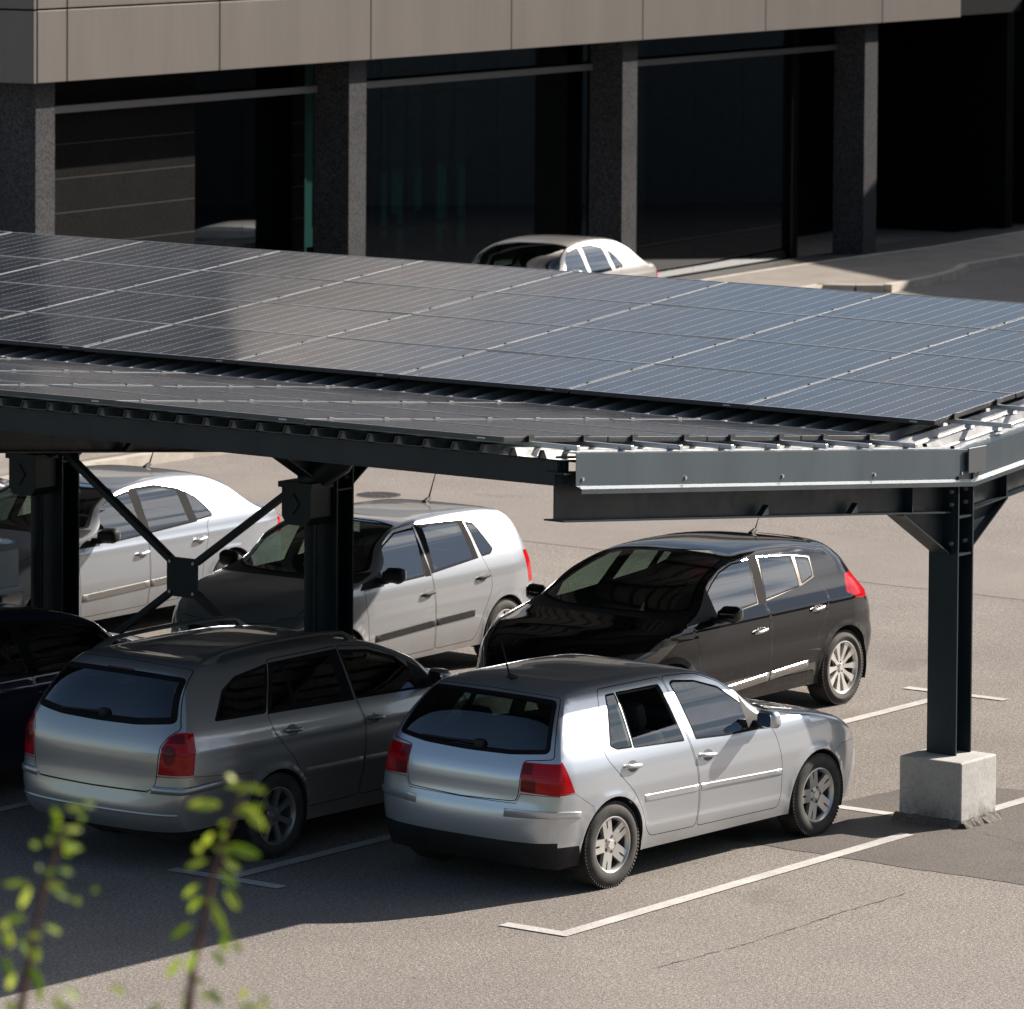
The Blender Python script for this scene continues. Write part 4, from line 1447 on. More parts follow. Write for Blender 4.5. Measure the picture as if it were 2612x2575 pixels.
def wiper(k0, q0, k1, q1):
    def f(root, sh, mats, built, doors):
        ks = np.linspace(k0, k1, 9); qq = np.linspace(q0, q1, 9)
        P, Nn = sh.T(ks, qq), sh.strip_n(ks, qq)
        m = MB()
        m.tube([Vector(p)+Vector(n)*0.022 for p, n in zip(P, Nn)], [0.012]*3+[0.008]*6, 6)
        b = Vector(P[0])+Vector(Nn[0])*0.012
        m.box(b-Vector((0.03, 0.035, 0.03)), b+Vector((0.03, 0.035, 0.03)), bevel=0.012)
        m.build('wiper', MAT['plastic'], built.get('tailgate', root), 50)
    return f

# ---- wheels: one of each kind, then copied
def make_wheel(kind, rad, rim_r, width, style, rim_mat):
    root = empty('wheel')
    m = MB()
    hw = width/2
    # tread outwards, sidewall with a shoulder and a rim bead
    prof = [(rim_r-0.004, -hw+0.012), (rim_r+0.012, -hw+0.002), (rim_r+(rad-rim_r)*0.45, -hw-0.006), (rad-0.028, -hw+0.004), (rad-0.009, -hw+0.018)]
    nT = 9
    for i in range(nT):
        y = -hw+0.024+(width-0.048)*i/(nT-1)
        prof.append((rad-(0.0 if i % 2 == 0 else 0.0), y))
        if i < nT-1 and i % 2 == 1:
            prof += [(rad, y+0.004), (rad-0.008, y+0.006), (rad-0.008, y+0.011), (rad, y+0.013)]
    prof += [(rad-0.009, hw-0.018), (rad-0.028, hw-0.004), (rim_r+(rad-rim_r)*0.45, hw+0.004), (rim_r, hw-0.01)]
    m.lathe_y(prof, 72)
    n0 = 72
    # tread blocks: small raised lugs round the shoulder
    for k in range(n0):
        a = 2*math.pi*k/n0
        for sgn in (-1, 1):
            mt = Matrix.Rotation(-a, 4, 'Y') @ Matrix.Translation((rad-0.006, sgn*(hw-0.030), 0)) @ Matrix.Rotation(R(14*sgn), 4, 'X')
            m.box((-0.008, -0.020, -0.0085), (0.0085, 0.020, 0.0085), mt)
    m.build('tyre', MAT['tyre'], root, 35)
    m = MB()
    yo = -hw+0.012
    m.lathe_y([(rim_r-0.002, yo+0.006), (rim_r+0.004, yo-0.006), (rim_r-0.004, yo-0.008), (rim_r-0.016, yo+0.004), (rim_r-0.022, yo+0.03)], 64, 0)
    m.lathe_y([(rim_r-0.020, yo+0.03), (rim_r-0.03, yo+0.09), (rim_r-0.045, yo+0.14), (0.02, yo+0.15)], 48, 1)
    RR = rim_r-0.012
    def poly2(pts, y_in, y_out, th, mi=0):
        """pts (r,t): radial, tangential; y runs from y_in at the hub to y_out at the rim"""
        top, bot = [], []
        for (r, t_) in pts:
            f = r/RR
            y = y_in+(y_out-y_in)*f**1.6
            top.append((r, y, t_)); bot.append((r, y+th, t_))
        return top, bot
    def spoke(ang, pts, y_in, y_out, th, mi=0, chamfer=0.0):
        mt = Matrix.Rotation(ang, 4, 'Y')
        top, bot = poly2(pts, y_in, y_out, th)
        a = [m.bm.verts.new(mt @ Vector(p)) for p in top]
        b = [m.bm.verts.new(mt @ Vector(p)) for p in bot]
        n = len(a)
        fs = [m.bm.faces.new(a)]
        for i in range(n): fs.append(m.bm.faces.new((a[i], b[i], b[(i+1) % n], a[(i+1) % n])))
        for f in fs: f.material_index = mi
    def disc(r, y, th, mi=0, n=32):
        m.lathe_y([(0.0005, y), (r*0.9, y), (r, y+0.005), (r, y+th)], n, mi)
    if style == 'split5':
        for i in range(5):
            a0 = 2*math.pi*i/5+math.pi/2
            for s_ in (-1, 1):
                c0, c1 = 0.028, 0.030
                hw0, hw1 = 0.020, 0.0225
                rs = [0.06, 0.10, 0.14, RR]
                L = [(r, s_*(c0+(c1-c0)*j/3)-(hw0+(hw1-hw0)*j/3)*(1)) for j, r in enumerate(rs)]
                U = [(r, s_*(c0+(c1-c0)*j/3)+(hw0+(hw1-hw0)*j/3)*(1)) for j, r in enumerate(rs)]
                L = [(r, t_) for r, t_ in L]; 
                if s_ > 0: L[2] = (L[2][0], 0.007); L[3] = (L[3][0], 0.008); L[1] = (L[1][0], -0.004); L[0] = (L[0][0], -0.004)
                else: U[2] = (U[2][0], -0.007); U[3] = (U[3][0], -0.008); U[1] = (U[1][0], 0.004); U[0] = (U[0][0], 0.004)
                spoke(a0, L+U[::-1], yo+0.020, yo+0.004, 0.03)
        disc(0.088, yo+0.019, 0.04)
        disc(0.033, yo+0.004, 0.02, 2)
        for i in range(5):
            a0 = 2*math.pi*(i+0.5)/5+math.pi/2
            m.lathe_y([(0.0003, yo+0.0165), (0.0125, yo+0.0165), (0.0125, yo+0.03)], 12, 1, Matrix.Translation((0.056*math.cos(a0), 0, -0.056*math.sin(a0))))
    elif style == 'ten':
        for i in range(5):
            for s_ in (-1, 1):
                a0 = 2*math.pi*i/5+math.pi/2+s_*R(17)
                spoke(a0, [(0.05, -0.016-0.004*s_), (0.12, -0.018), (RR, -0.034), (RR, 0.034), (0.12, 0.018), (0.05, 0.016-0.004*s_)], yo+0.026, yo+0.003, 0.03)
        disc(0.068, yo+0.025, 0.04)
        disc(0.032, yo+0.012, 0.02, 0)
        for i in range(5):
            a0 = 2*math.pi*(i+0.5)/5+math.pi/2
            m.lathe_y([(0.0003, yo+0.0235), (0.012, yo+0.0235), (0.012, yo+0.04)], 12, 1, Matrix.Translation((0.050*math.cos(a0), 0, -0.050*math.sin(a0))))
    elif style == 'seven':
        for i in range(7):
            a0 = 2*math.pi*i/7+math.pi/2
            spoke(a0, [(0.05, -0.022), (0.12, -0.020), (RR, -0.029), (RR, 0.029), (0.12, 0.020), (0.05, 0.022)], yo+0.022, yo+0.004, 0.03)
        disc(0.075, yo+0.021, 0.04)
        disc(0.033, yo+0.008, 0.02, 0)
    else:
        for i in range(9):
            a0 = 2*math.pi*i/9+math.pi/2
            spoke(a0, [(0.05, -0.020), (RR, -0.045), (RR, 0.045), (0.05, 0.020)], yo+0.006, yo+0.004, 0.02)
        disc(0.09, yo+0.004, 0.03)
        disc(0.035, yo-0.003, 0.02, 0)
    m.build('rim', [rim_mat, MAT['rim_in'], MAT['rim_bright']], root, 40)
    m = MB()
    m.lathe_y([(0.01, yo+0.075), (0.135, yo+0.075), (0.135, yo+0.095), (0.01, yo+0.095)], 40)
    m.build('brake_disc', MAT['rim_in'], root, 30)
    return root
WHEELS = {}
# centre line x,z | edge line x,z | cross-section exponent, from the front bumper over the roof to the rear bumper
GOLF = dict(name='hatchback', wb=2.511, tr=0.312, arch=0.352, archz=1.0, track=1.53, sill=0.215, wheel='split5', cabin=1.0,
  width=[(.15,.80),(.30,.835),(.45,.858),(.60,.8675),(.75,.862),(.88,.845),(.95,.825),(1.10,.755),(1.25,.675),(1.36,.60),(1.44,.52)],
  plan=[(-.80,.13),(-.60,.055),(-.40,.012),(-.1,0),(2.2,0),(2.6,.012),(2.9,.05),(3.1,.11),(3.4,.22)],
  knots=[(3.30,.20,3.08,.20,2.6),(3.385,.42,3.12,.42,2.6),(3.37,.57,3.10,.57,2.6),(3.28,.70,3.04,.70,2.6),(3.14,.80,2.90,.79,2.8),(2.72,.925,2.60,.895,3),(2.28,1.0,2.2,.955,3),
   (2.13,1.03,1.92,.985,3),(1.68,1.25,1.60,1.235,3),(1.24,1.41,1.31,1.372,3),(.90,1.438,.92,1.398,3),(.40,1.444,.40,1.402,3),(-.12,1.425,-.08,1.392,3),(-.315,1.385,-.225,1.368,2.8),
   (-.39,1.325,-.29,1.305,2.8),(-.61,.985,-.505,.985,2.8),(-.665,.86,-.545,.86,2.8),(-.685,.66,-.57,.66,2.6),(-.70,.61,-.575,.61,2.6),(-.71,.47,-.575,.47,2.5),(-.68,.33,-.56,.33,2.5),(-.60,.20,-.53,.20,2.5)])
MEG = dict(name='hatchback', wb=2.641, tr=0.325, arch=0.375, archz=1.03, track=1.55, sill=0.235, wheel='ten',
  width=[(.15,.82),(.32,.85),(.45,.875),(.60,.898),(.75,.904),(.90,.890),(1.0,.855),(1.1,.80),(1.2,.745),(1.3,.685),(1.4,.615),(1.48,.53)],
  plan=[(-.80,.17),(-.60,.09),(-.40,.035),(-.1,0),(2.2,0),(2.6,.01),(2.9,.06),(3.1,.13),(3.5,.30)],
  knots=[(3.38,.20,3.05,.20,2.3),(3.50,.40,3.02,.40,2.3),(3.50,.58,2.96,.58,2.3),(3.42,.74,2.92,.72,2.3),(3.22,.86,2.80,.84,2.4),(2.95,.935,2.74,.905,2.6),(2.62,1.0,2.5,.96,2.8),
   (2.48,1.03,2.30,1.015,3),(1.88,1.275,1.84,1.285,3),(1.30,1.435,1.34,1.412,3),(.90,1.470,.95,1.425,3),(.42,1.462,.45,1.397,3),(-.02,1.418,.16,1.338,3),(-.33,1.36,.0,1.298,2.8),
   (-.42,1.30,-.06,1.235,2.8),(-.64,1.06,-.17,1.055,2.6),(-.745,.93,-.30,.92,2.5),(-.78,.70,-.42,.70,2.5),(-.80,.62,-.455,.62,2.5),(-.80,.48,-.47,.48,2.5),(-.76,.34,-.45,.34,2.5),(-.68,.22,-.43,.22,2.5)])
POLO = dict(name='hatchback', wb=2.46, tr=0.295, arch=0.335, archz=1.0, track=1.46, sill=0.215, wheel='cover',
  width=[(.15,.77),(.30,.795),(.45,.815),(.60,.825),(.75,.822),(.88,.805),(.95,.785),(1.10,.725),(1.25,.655),(1.36,.59),(1.47,.51)],
  plan=[(-.70,.12),(-.50,.06),(-.35,.02),(-.1,0),(2.1,0),(2.5,.02),(2.8,.07),(3.0,.14),(3.3,.27)],
  knots=[(3.16,.20,2.92,.20,2.5),(3.25,.42,2.90,.42,2.4),(3.24,.58,2.86,.58,2.4),(3.14,.73,2.82,.72,2.4),(2.98,.83,2.70,.81,2.6),(2.74,.915,2.56,.885,2.8),(2.46,.985,2.34,.945,3),
   (2.36,1.01,2.08,.985,3),(1.74,1.265,1.66,1.275,3),(1.22,1.40,1.28,1.39,3),(.88,1.425,.92,1.40,3),(.40,1.428,.42,1.402,3),(-.12,1.40,-.06,1.375,3),(-.34,1.36,-.22,1.34,3),
   (-.42,1.335,-.28,1.29,3),(-.58,1.0,-.44,1.0,3),(-.62,.88,-.48,.88,2.8),(-.64,.68,-.50,.68,2.6),(-.66,.60,-.51,.60,2.5),(-.66,.47,-.51,.47,2.5),(-.63,.33,-.49,.33,2.5),(-.56,.21,-.46,.21,2.5)])
SALOON = dict(name='saloon_car', wb=2.703, tr=0.312, arch=0.355, archz=1.0, track=1.53, sill=0.20, wheel='seven',
  width=[(.15,.80),(.30,.835),(.45,.860),(.60,.873),(.75,.868),(.88,.85),(.95,.832),(1.10,.755),(1.25,.675),(1.36,.60),(1.46,.52)],
  plan=[(-1.10,.17),(-.85,.075),(-.60,.025),(-.2,0),(2.3,0),(2.8,.015),(3.1,.06),(3.35,.13),(3.7,.28)],
  knots=[(3.58,.19,3.30,.19,2.4),(3.66,.40,3.28,.40,2.4),(3.65,.56,3.24,.56,2.4),(3.55,.70,3.18,.69,2.4),(3.36,.79,3.02,.78,2.6),(2.95,.91,2.75,.885,2.8),(2.45,1.0,2.36,.95,3),
   (2.32,1.03,2.10,.99,3),(1.82,1.25,1.78,1.225,3),(1.34,1.375,1.42,1.345,3),(1.0,1.41,1.04,1.385,3),(.50,1.412,.52,1.382,3),(.10,1.375,.14,1.335,3),(-.18,1.285,-.10,1.235,3),
   (-.56,1.045,-.46,1.005,3),(-.66,1.01,-.56,.965,3),(-.90,.985,-.78,.925,3),(-.95,.93,-.84,.87,2.8),(-.97,.68,-.86,.68,2.6),(-.985,.60,-.86,.60,2.5),(-.985,.46,-.85,.46,2.5),(-.95,.30,-.83,.30,2.5),(-.88,.20,-.80,.20,2.5)])
WAGON = dict(name='estate_car', wb=2.70, tr=0.316, arch=0.352, archz=1.0, track=1.54, sill=0.225, wheel='seven', rear_z=.345,
  width=[(.15,.80),(.30,.835),(.45,.860),(.60,.878),(.75,.880),(.88,.868),(.98,.845),(1.06,.81),(1.15,.765),(1.28,.695),(1.40,.625),(1.50,.55)],
  plan=[(-1.15,.16),(-.95,.075),(-.70,.03),(-.3,0),(2.3,0),(2.8,.015),(3.1,.06),(3.35,.13),(3.7,.28)],
  knots=[(3.54,.20,3.26,.20,2.4),(3.63,.40,3.22,.40,2.4),(3.62,.56,3.18,.56,2.4),(3.52,.71,3.12,.70,2.4),(3.34,.81,3.00,.80,2.6),(2.92,.94,2.72,.91,2.8),(2.42,1.03,2.32,.98,3),
   (2.28,1.06,2.06,1.02,3),(1.78,1.29,1.72,1.26,3),(1.28,1.45,1.32,1.41,3),(.95,1.492,1.0,1.45,3),(.40,1.508,.42,1.468,3),(-.30,1.485,-.24,1.45,3),(-.72,1.445,-.58,1.412,3.2),
   (-.80,1.375,-.68,1.345,3.2),(-1.00,1.06,-.86,1.06,3.4),(-1.05,.93,-.90,.93,3.2),(-1.07,.66,-.93,.66,2.8),(-1.08,.59,-.95,.59,2.6),(-1.10,.47,-.95,.47,2.5),(-1.085,.37,-.93,.38,2.5),(-1.03,.30,-.88,.32,2.5)])
def dark_patch(poly):
    return [(('tail_light_a' if s_ > 0 else 'tail_light_b')+'|'+('L' if s_ > 0 else 'R'), 'lamp_dark', np.array([(k, q*s_) for k, q in poly]), dict(fil=.012)) for s_ in (1, -1)]

def front_strip(bon=2.75, hood_q=0.90, kb=6.75, ws_q=0.94, wt=8.93, lamp=None, lamp_mat='lamp_clear', wsb=7.12):
    r = [('windscreen', 'glass', np.array([(wsb+.12, -ws_q), (wsb, -.5), (wsb-.03, 0), (wsb, .5), (wsb+.12, ws_q), (wt-.1, ws_q-.02), (wt+.02, .5), (wt+.04, 0), (wt+.02, -.5), (wt-.1, -ws_q+.02)]), dict(frame=.03, fil=.05))]
    if lamp:
        for s_, n_ in ((1, 'headlight_a|L'), (-1, 'headlight_b|R')):
            r.append((n_, lamp_mat, np.array([(k, q*s_) for k, q in lamp]), dict(gap=.004, fil=.03)))
    r.append(('grille', 'plastic', np.array([(1.45, -.42), (1.45, .42), (2.45, .46), (2.45, -.46)]), dict(fil=.03)))
    r.append(('body', 'plastic', np.array([(kb+.02, -.97), (kb+.1, 0), (kb+.02, .97), (wsb+.1, .97), (wsb, 0), (wsb+.1, -.97)]), {}))
    r.append(('bonnet', 'paint', np.array([(bon, -hood_q+.03), (bon-.12, 0), (bon, hood_q-.03), (5.0, hood_q), (kb, hood_q+.03), (kb+.08, 0), (kb, -hood_q-.03), (5.0, -hood_q)]), dict(gap=.005, fil=.06)))
    r.append(('bumper_front', 'paint', np.array([(-.2, -1.1), (-.2, 1.1), (bon-.55, 1.1), (bon-.55, .5), (bon-.65, 0), (bon-.55, -.5), (bon-.55, -1.1)]), dict(gap=.004)))
    return r

def lamp_pair(poly, mat='lamp_red'):
    return [(('tail_light_a' if s_ > 0 else 'tail_light_b')+'|'+('L' if s_ > 0 else 'R'), mat, np.array([(k, q*s_) for k, q in poly]), dict(fil=.012)) for s_ in (1, -1)]

RUBY = 'lamp_red'
# ---- silver five-door hatchback, seen from behind
GOLF['strip'] = front_strip(lamp=[(2.0, .50), (2.05, 1.05), (3.0, 1.05), (2.95, .52)]) + dark_patch([(16.1, .66), (16.1, .80), (16.54, .80), (16.54, .655)]) + dark_patch([(15.3, .665), (15.3, .76), (15.9, .76), (15.9, .66)]) + lamp_pair([(15.24, .655), (15.22, 1.02), (16.62, 1.02), (16.55, .645)]) + [
    ('rear_window', 'glass_dark', np.array([(13.30, -.935), (13.22, -.5), (13.20, 0), (13.22, .5), (13.30, .935), (14.9, .915), (14.98, .5), (15.0, 0), (14.98, -.5), (14.9, -.915)]), dict(frame=.035, fil=.05, fpart='tailgate')),
    ('tailgate', 'paint', np.array([(12.98, -.965), (12.9, 0), (12.98, .965), (15.0, .955), (15.2, .66), (16.6, .635), (16.92, .60), (17.0, 0), (16.92, -.60), (16.6, -.635), (15.2, -.66), (15.0, -.955)]), dict(gap=.006, fil=.03)),
    ('valance', 'plastic', np.array([(19.45, -1.1), (19.55, -.8), (19.6, 0), (19.55, .8), (19.45, 1.1), (21.2, 1.1), (21.2, -1.1)]), {}),
    ('bumper_rear', 'paint', np.array([(16.62, -1.1), (16.62, -.65), (16.98, -.6), (17.0, 0), (16.98, .6), (16.62, .65), (16.62, 1.1), (19.6, 1.1), (19.6, -1.1)]), dict(gap=.004))]
W_G = [(.95, 1.335), (1.0, 1.352), (1.24, 1.325), (1.47, 1.255), (1.62, 1.145), (1.74, 1.045), (1.80, .985), (1.76, .91), (1.36, .915), (1.01, .935)]
GOLF['side'] = [
    ('tail_light_a', RUBY, [(-.50, .97), (-.425, .748), (-.60, .735), (-.64, .97)], dict(only='L')),
    ('tail_light_b', RUBY, [(-.50, .97), (-.425, .748), (-.60, .735), (-.64, .97)], dict(only='R')),
    ('door_front', 'plastic', [(1.655, 1.2), (1.655, .915), (1.9, .90), (1.83, 1.04)], {}),
    ('window_vent', 'glass', [(.20, 1.345), (.315, 1.347), (.275, .972), (.10, .98), (.03, 1.012)], dict(frame=.014, fil=.02, fpart='door_rear')),
    ('window_rear', 'glass', [(.322, 1.347), (.835, 1.345), (.88, .94), (.285, .968)], dict(frame=.016, fil=.02, fpart='door_rear', only='L')),
    ('window_rear', 'glass', [(.305, 1.035), (.86, 1.065), (.872, .95), (.297, .975)], dict(only='R')),
    ('skip', '', [(.34, 1.335), (.82, 1.333), (.862, .955), (.297, .98)], dict(only='R')),
    ('door_rear', 'rubber', [(.322, 1.347), (.835, 1.345), (.88, .94), (.285, .968)], dict(only='R', fil=.02)),
    ('window_front', 'glass', W_G, dict(frame=.016, fil=.015, fpart='door_front')),
    ('door_rear', 'paint', [(.15, 1.388), (.10, 1.32), (-.065, 1.01), (-.03, .92), (.12, .77), (.25, .65), (.345, .5), (.40, .37), (.46, .305), (1.01, .295), (1.015, .5), (.985, .74), (.935, .9), (.91, 1.01), (.895, 1.388)], dict(gap=.005, fil=.05)),
    ('door_front', 'paint', [(.905, 1.388), (.92, 1.01), (.945, .9), (.995, .74), (1.025, .5), (1.02, .295), (2.02, .285), (2.045, .36), (2.035, .63), (1.985, .82), (1.90, .955), (1.84, 1.02), (1.5, 1.285), (1.31, 1.358), (1.2, 1.375)], dict(gap=.005, fil=.04)),
    ('valance', 'plastic', [(-.9, .375), (-.37, .36), (-.30, .1), (-.9, .1)], {}),
    ('bumper_rear', 'paint', [(-.9, .735), (-.425, .742), (-.235, .625), (-.20, .2), (-.9, .2)], dict(gap=.003)),
    ('bumper_front', 'paint', [(2.78, .62), (2.84, .66), (3.2, .66), (3.4, .1), (2.8, .1), (2.72, .45)], dict(gap=.003))]
GOLF.update(handles=[(.235, .852), (1.125, .812)], rub=[(.365, .598, 1.0, .585, .05, .006, 'paint'), (1.035, .584, 2.025, .557, .05, .006, 'paint')], mirror=(1.74, 1.0), seat_x=(1.28, .40), dash_x=1.95,
    mats=dict(paint=paint('silver paint', (.52, .545, .58), metal=.7, rough=.29), recess_shade=simple('silver recess', (.13, .13, .14), .45, .3)), creases=[(.70, .004, .05)],
    mirror_mat='paint', extras=[antenna(12.0, 0, .30, .35), wiper(14.86, -.14, 14.88, .58)])

def golf_inserts(root, sh, mats, built, doors):
    # proud rubbing blocks in the painted bumper, round both corners
    for s_ in (1, -1):
        pts = [(18.05, .50), (18.0, .72), (17.95, .9), (17.95, 1.0)]
        ks = np.interp(np.linspace(0, 3, 14), range(4), [p[0] for p in pts]); qq = np.interp(np.linspace(0, 3, 14), range(4), [p[1] for p in pts])*s_
        m = MB(); rows = []
        for dk_, of in ((-.30, 0), (-.22, .014), (.22, .014), (.30, 0)):
            P, Nn = sh.T(ks+dk_, qq), sh.strip_n(ks+dk_, qq)
            side = [(x_, z_) for x_, z_ in zip(np.linspace(-.54, -.37, 6), [P[-1][2]-.004*i for i in range(6)])]
            pl = [Vector(p)+Vector(n)*of*(1 if 0 < i else 0) for i, (p, n) in enumerate(zip(P, Nn))]
            for i, (x_, z_) in enumerate(side[1:]):
                y_ = float(sh.w(x_, z_))
                pl.append(Vector((x_, s_*(y_+of*(1 if i < 4 else .1)), z_)))
            rows.append([m.bm.verts.new(p) for p in pl])
        for i in range(3):
            for j in range(len(rows[0])-1): m.bm.faces.new((rows[i][j], rows[i][j+1], rows[i+1][j+1], rows[i+1][j]))
        m.build('bumper_moulding', mats['paint'], root, 60)
GOLF['extras'].append(golf_inserts)

# ---- black five-door hatchback, nose towards us
MEG['strip'] = front_strip(bon=3.0, hood_q=.86, lamp=[(1.75, .60), (1.85, 1.05), (3.9, 1.05), (3.55, .80), (2.6, .60)], lamp_mat='lamp_smoke') + lamp_pair([(14.75, .72), (14.65, 1.05), (16.1, 1.05), (15.95, .74)]) + [
    ('rear_window', 'glass_dark', np.array([(13.3, -.9), (13.25, 0), (13.3, .9), (14.9, .85), (15.0, 0), (14.9, -.85)]), dict(frame=.03, fil=.05, fpart='tailgate')),
    ('tailgate', 'paint', np.array([(12.98, -.95), (12.95, 0), (12.98, .95), (15.0, .9), (16.9, .6), (17.0, 0), (16.9, -.6), (15.0, -.9)]), dict(gap=.005, fil=.03)),
    ('bumper_rear', 'paint', np.array([(17.0, -1.1), (17.0, 1.1), (21.2, 1.1), (21.2, -1.1)]), dict(gap=.004))]
FW_M = [(2.20, .995), (2.06, 1.135), (1.84, 1.252), (1.66, 1.327), (1.43, 1.374), (1.155, 1.378), (1.30, 1.038), (1.734, 1.008)]
RW_M = [(1.012, 1.382), (.52, 1.348), (.60, 1.098), (1.165, 1.05)]
QW_M = [(.485, 1.338), (.285, 1.305), (.345, 1.155), (.555, 1.112)]
MEG['side'] = [
    ('tail_light_a', RUBY, [(-.125, 1.125), (-.05, .985), (-.20, .915), (-.60, .90), (-.40, 1.125)], dict(only='L', fil=.02)),
    ('tail_light_b', RUBY, [(-.125, 1.125), (-.05, .985), (-.20, .915), (-.60, .90), (-.40, 1.125)], dict(only='R', fil=.02)),
    ('headlight_a', 'lamp_smoke', [(2.55, .88), (2.95, .90), (3.2, .6), (2.98, .62)], dict(only='L', fil=.02)),
    ('headlight_b', 'lamp_smoke', [(2.55, .88), (2.95, .90), (3.2, .6), (2.98, .62)], dict(only='R', fil=.02)),
    ('door_front', 'plastic', [(1.93, 1.3), (1.93, 1.0), (2.4, .97), (2.3, 1.07)], {}),
    ('window_front', 'glass', FW_M, dict(frame=.012, fil=.015, fpart='door_front')),
    ('door_front', 'rubber', [(1.150, 1.395), (1.015, 1.40), (1.168, 1.03), (1.30, 1.02)], {}),
    ('door_front', 'bronze_trim', offset(np.array(FW_M), .008), {}),
    ('window_rear', 'glass', RW_M, dict(frame=.012, fil=.015, fpart='door_rear')),
    ('window_quarter', 'glass', QW_M, dict(frame=.012, fil=.02, fpart='door_rear')),
    ('door_rear', 'bronze_trim', offset(np.array([RW_M[0], QW_M[0], QW_M[1], QW_M[2], QW_M[3], RW_M[3]]), .008), {}),
    ('door_front', 'rubber', [(1.14, 1.385), (1.05, 1.39), (1.19, 1.045), (1.29, 1.035)], {}),
    ('door_rear', 'paint', [(1.065, 1.398), (.50, 1.362), (.25, 1.318), (.318, 1.15), (.233, .992), (.306, .85), (.415, .67), (.50, .48), (.56, .29), (1.15, .28), (1.165, .895), (1.20, 1.047)], dict(gap=.004, fil=.05)),
    ('door_front', 'paint', [(1.075, 1.40), (1.21, 1.047), (1.175, .895), (1.16, .28), (2.18, .275), (2.215, .553), (2.275, .843), (2.34, .925), (2.25, 1.02), (2.06, 1.17), (1.84, 1.282), (1.6, 1.36), (1.4, 1.398)], dict(gap=.004, fil=.04)),
    ('bumper_rear', 'paint', [(-.9, .80), (-.50, .80), (-.36, .66), (-.30, .2), (-.9, .2)], dict(gap=.003)),
    ('bumper_front', 'paint', [(3.01, .62), (3.5, .62), (3.5, .1), (2.9, .1)], dict(gap=.003))]
MEG.update(handles=[(.454, .900), (1.356, .815)], handle_mat='chrome', mirror=(1.98, 1.03), seat_x=(1.26, .40), dash_x=2.05, archz=1.0, arch_band=(.055, 'plastic'),
    rub=[(.565, .427, 1.145, .397, .075, .008, 'chrome_strip'), (1.165, .396, 1.95, .352, .075, .008, 'chrome_strip')],
    mats=dict(paint=paint('black paint', (.006, .006, .008), metal=.0, rough=.6, dirt=.05, spec=.0), recess_shade=simple('black recess', (.01, .01, .01), .4), chrome_strip=simple('brushed sill strip', (.40, .40, .395), .22, .9)), creases=[(.68, -.012, .07), (.95, .006, .03)],
    mirror_mat='paint', handle_len=.20, extras=[antenna(11.7, 0, .17, .5, .005)])

# ---- silver small hatchback
POLO['strip'] = front_strip(bon=2.9, hood_q=.88, lamp=[(1.9, .55), (2.0, 1.05), (3.6, 1.05), (3.2, .7)], lamp_mat='lamp_clear') + lamp_pair([(15.0, .70), (14.9, 1.05), (16.6, 1.05), (16.5, .70)]) + [
    ('rear_window', 'glass_dark', np.array([(13.3, -.9), (13.25, 0), (13.3, .9), (14.9, .85), (15.0, 0), (14.9, -.85)]), dict(frame=.03, fil=.05, fpart='tailgate')),
    ('tailgate', 'paint', np.array([(12.98, -.95), (12.95, 0), (12.98, .95), (15.0, .9), (16.9, .6), (17.0, 0), (16.9, -.6), (15.0, -.9)]), dict(gap=.005, fil=.03)),
    ('bumper_rear', 'paint', np.array([(17.0, -1.1), (17.0, 1.1), (21.2, 1.1), (21.2, -1.1)]), dict(gap=.004))]
z_ = .045
POLO['side'] = [
    ('tail_light_a', RUBY, [(-.36, .99), (-.40, .70), (-.75, .70), (-.6, .99)], dict(gap=.003, only='L')),
    ('tail_light_b', RUBY, [(-.36, .99), (-.40, .70), (-.75, .70), (-.6, .99)], dict(gap=.003, only='R')),
    ('door_front', 'plastic', [(1.84, 1.25), (1.84, .92), (2.2, .92), (2.05, 1.06)], {}),
    ('window_front', 'glass', [(2.02, .985), (1.96, 1.08), (1.74, 1.235), (1.46, 1.338), (1.14, 1.352), (1.22, .935), (1.64, .925)], dict(frame=.016, fil=.015, fpart='door_front')),
    ('window_rear', 'glass', [(1.03, 1.362), (.47, 1.335), (.43, 1.0), (1.085, .955)], dict(frame=.016, fil=.015, fpart='door_rear')),
    ('window_quarter', 'glass', [(.385, 1.325), (.26, 1.30), (.105, 1.055), (.165, 1.015), (.305, 1.005)], dict(frame=.016, fil=.02, fpart='body')),
    ('door_rear', 'rubber', [(1.12, 1.37), (.40, 1.34), (.36, 1.0), (1.12, .945)], {}),
    ('door_front', 'rubber', [(1.16, 1.36), (1.125, .93), (1.22, .93), (1.14, 1.36)], {}),
    ('door_rear', 'paint', [(1.11, 1.385), (.40, 1.355), (.30, .99), (.22, .83), (.22, .72), (.35, .50), (.42, .33), (.48, .27), (1.065, .265), (1.09, .52), (1.115, .93)], dict(gap=.005, fil=.04)),
    ('door_front', 'paint', [(1.12, 1.385), (1.125, .93), (1.10, .52), (1.075, .265), (2.04, .26), (2.10, .50), (2.13, .73), (2.15, .88), (2.09, 1.02), (1.77, 1.265), (1.45, 1.365)], dict(gap=.005, fil=.04)),
    ('bumper_rear', 'paint', [(-.8, .70), (-.42, .70), (-.28, .60), (-.26, .2), (-.8, .2)], dict(gap=.003)),
    ('bumper_front', 'paint', [(2.82, .60), (3.5, .60), (3.5, .1), (2.75, .1)], dict(gap=.003))]
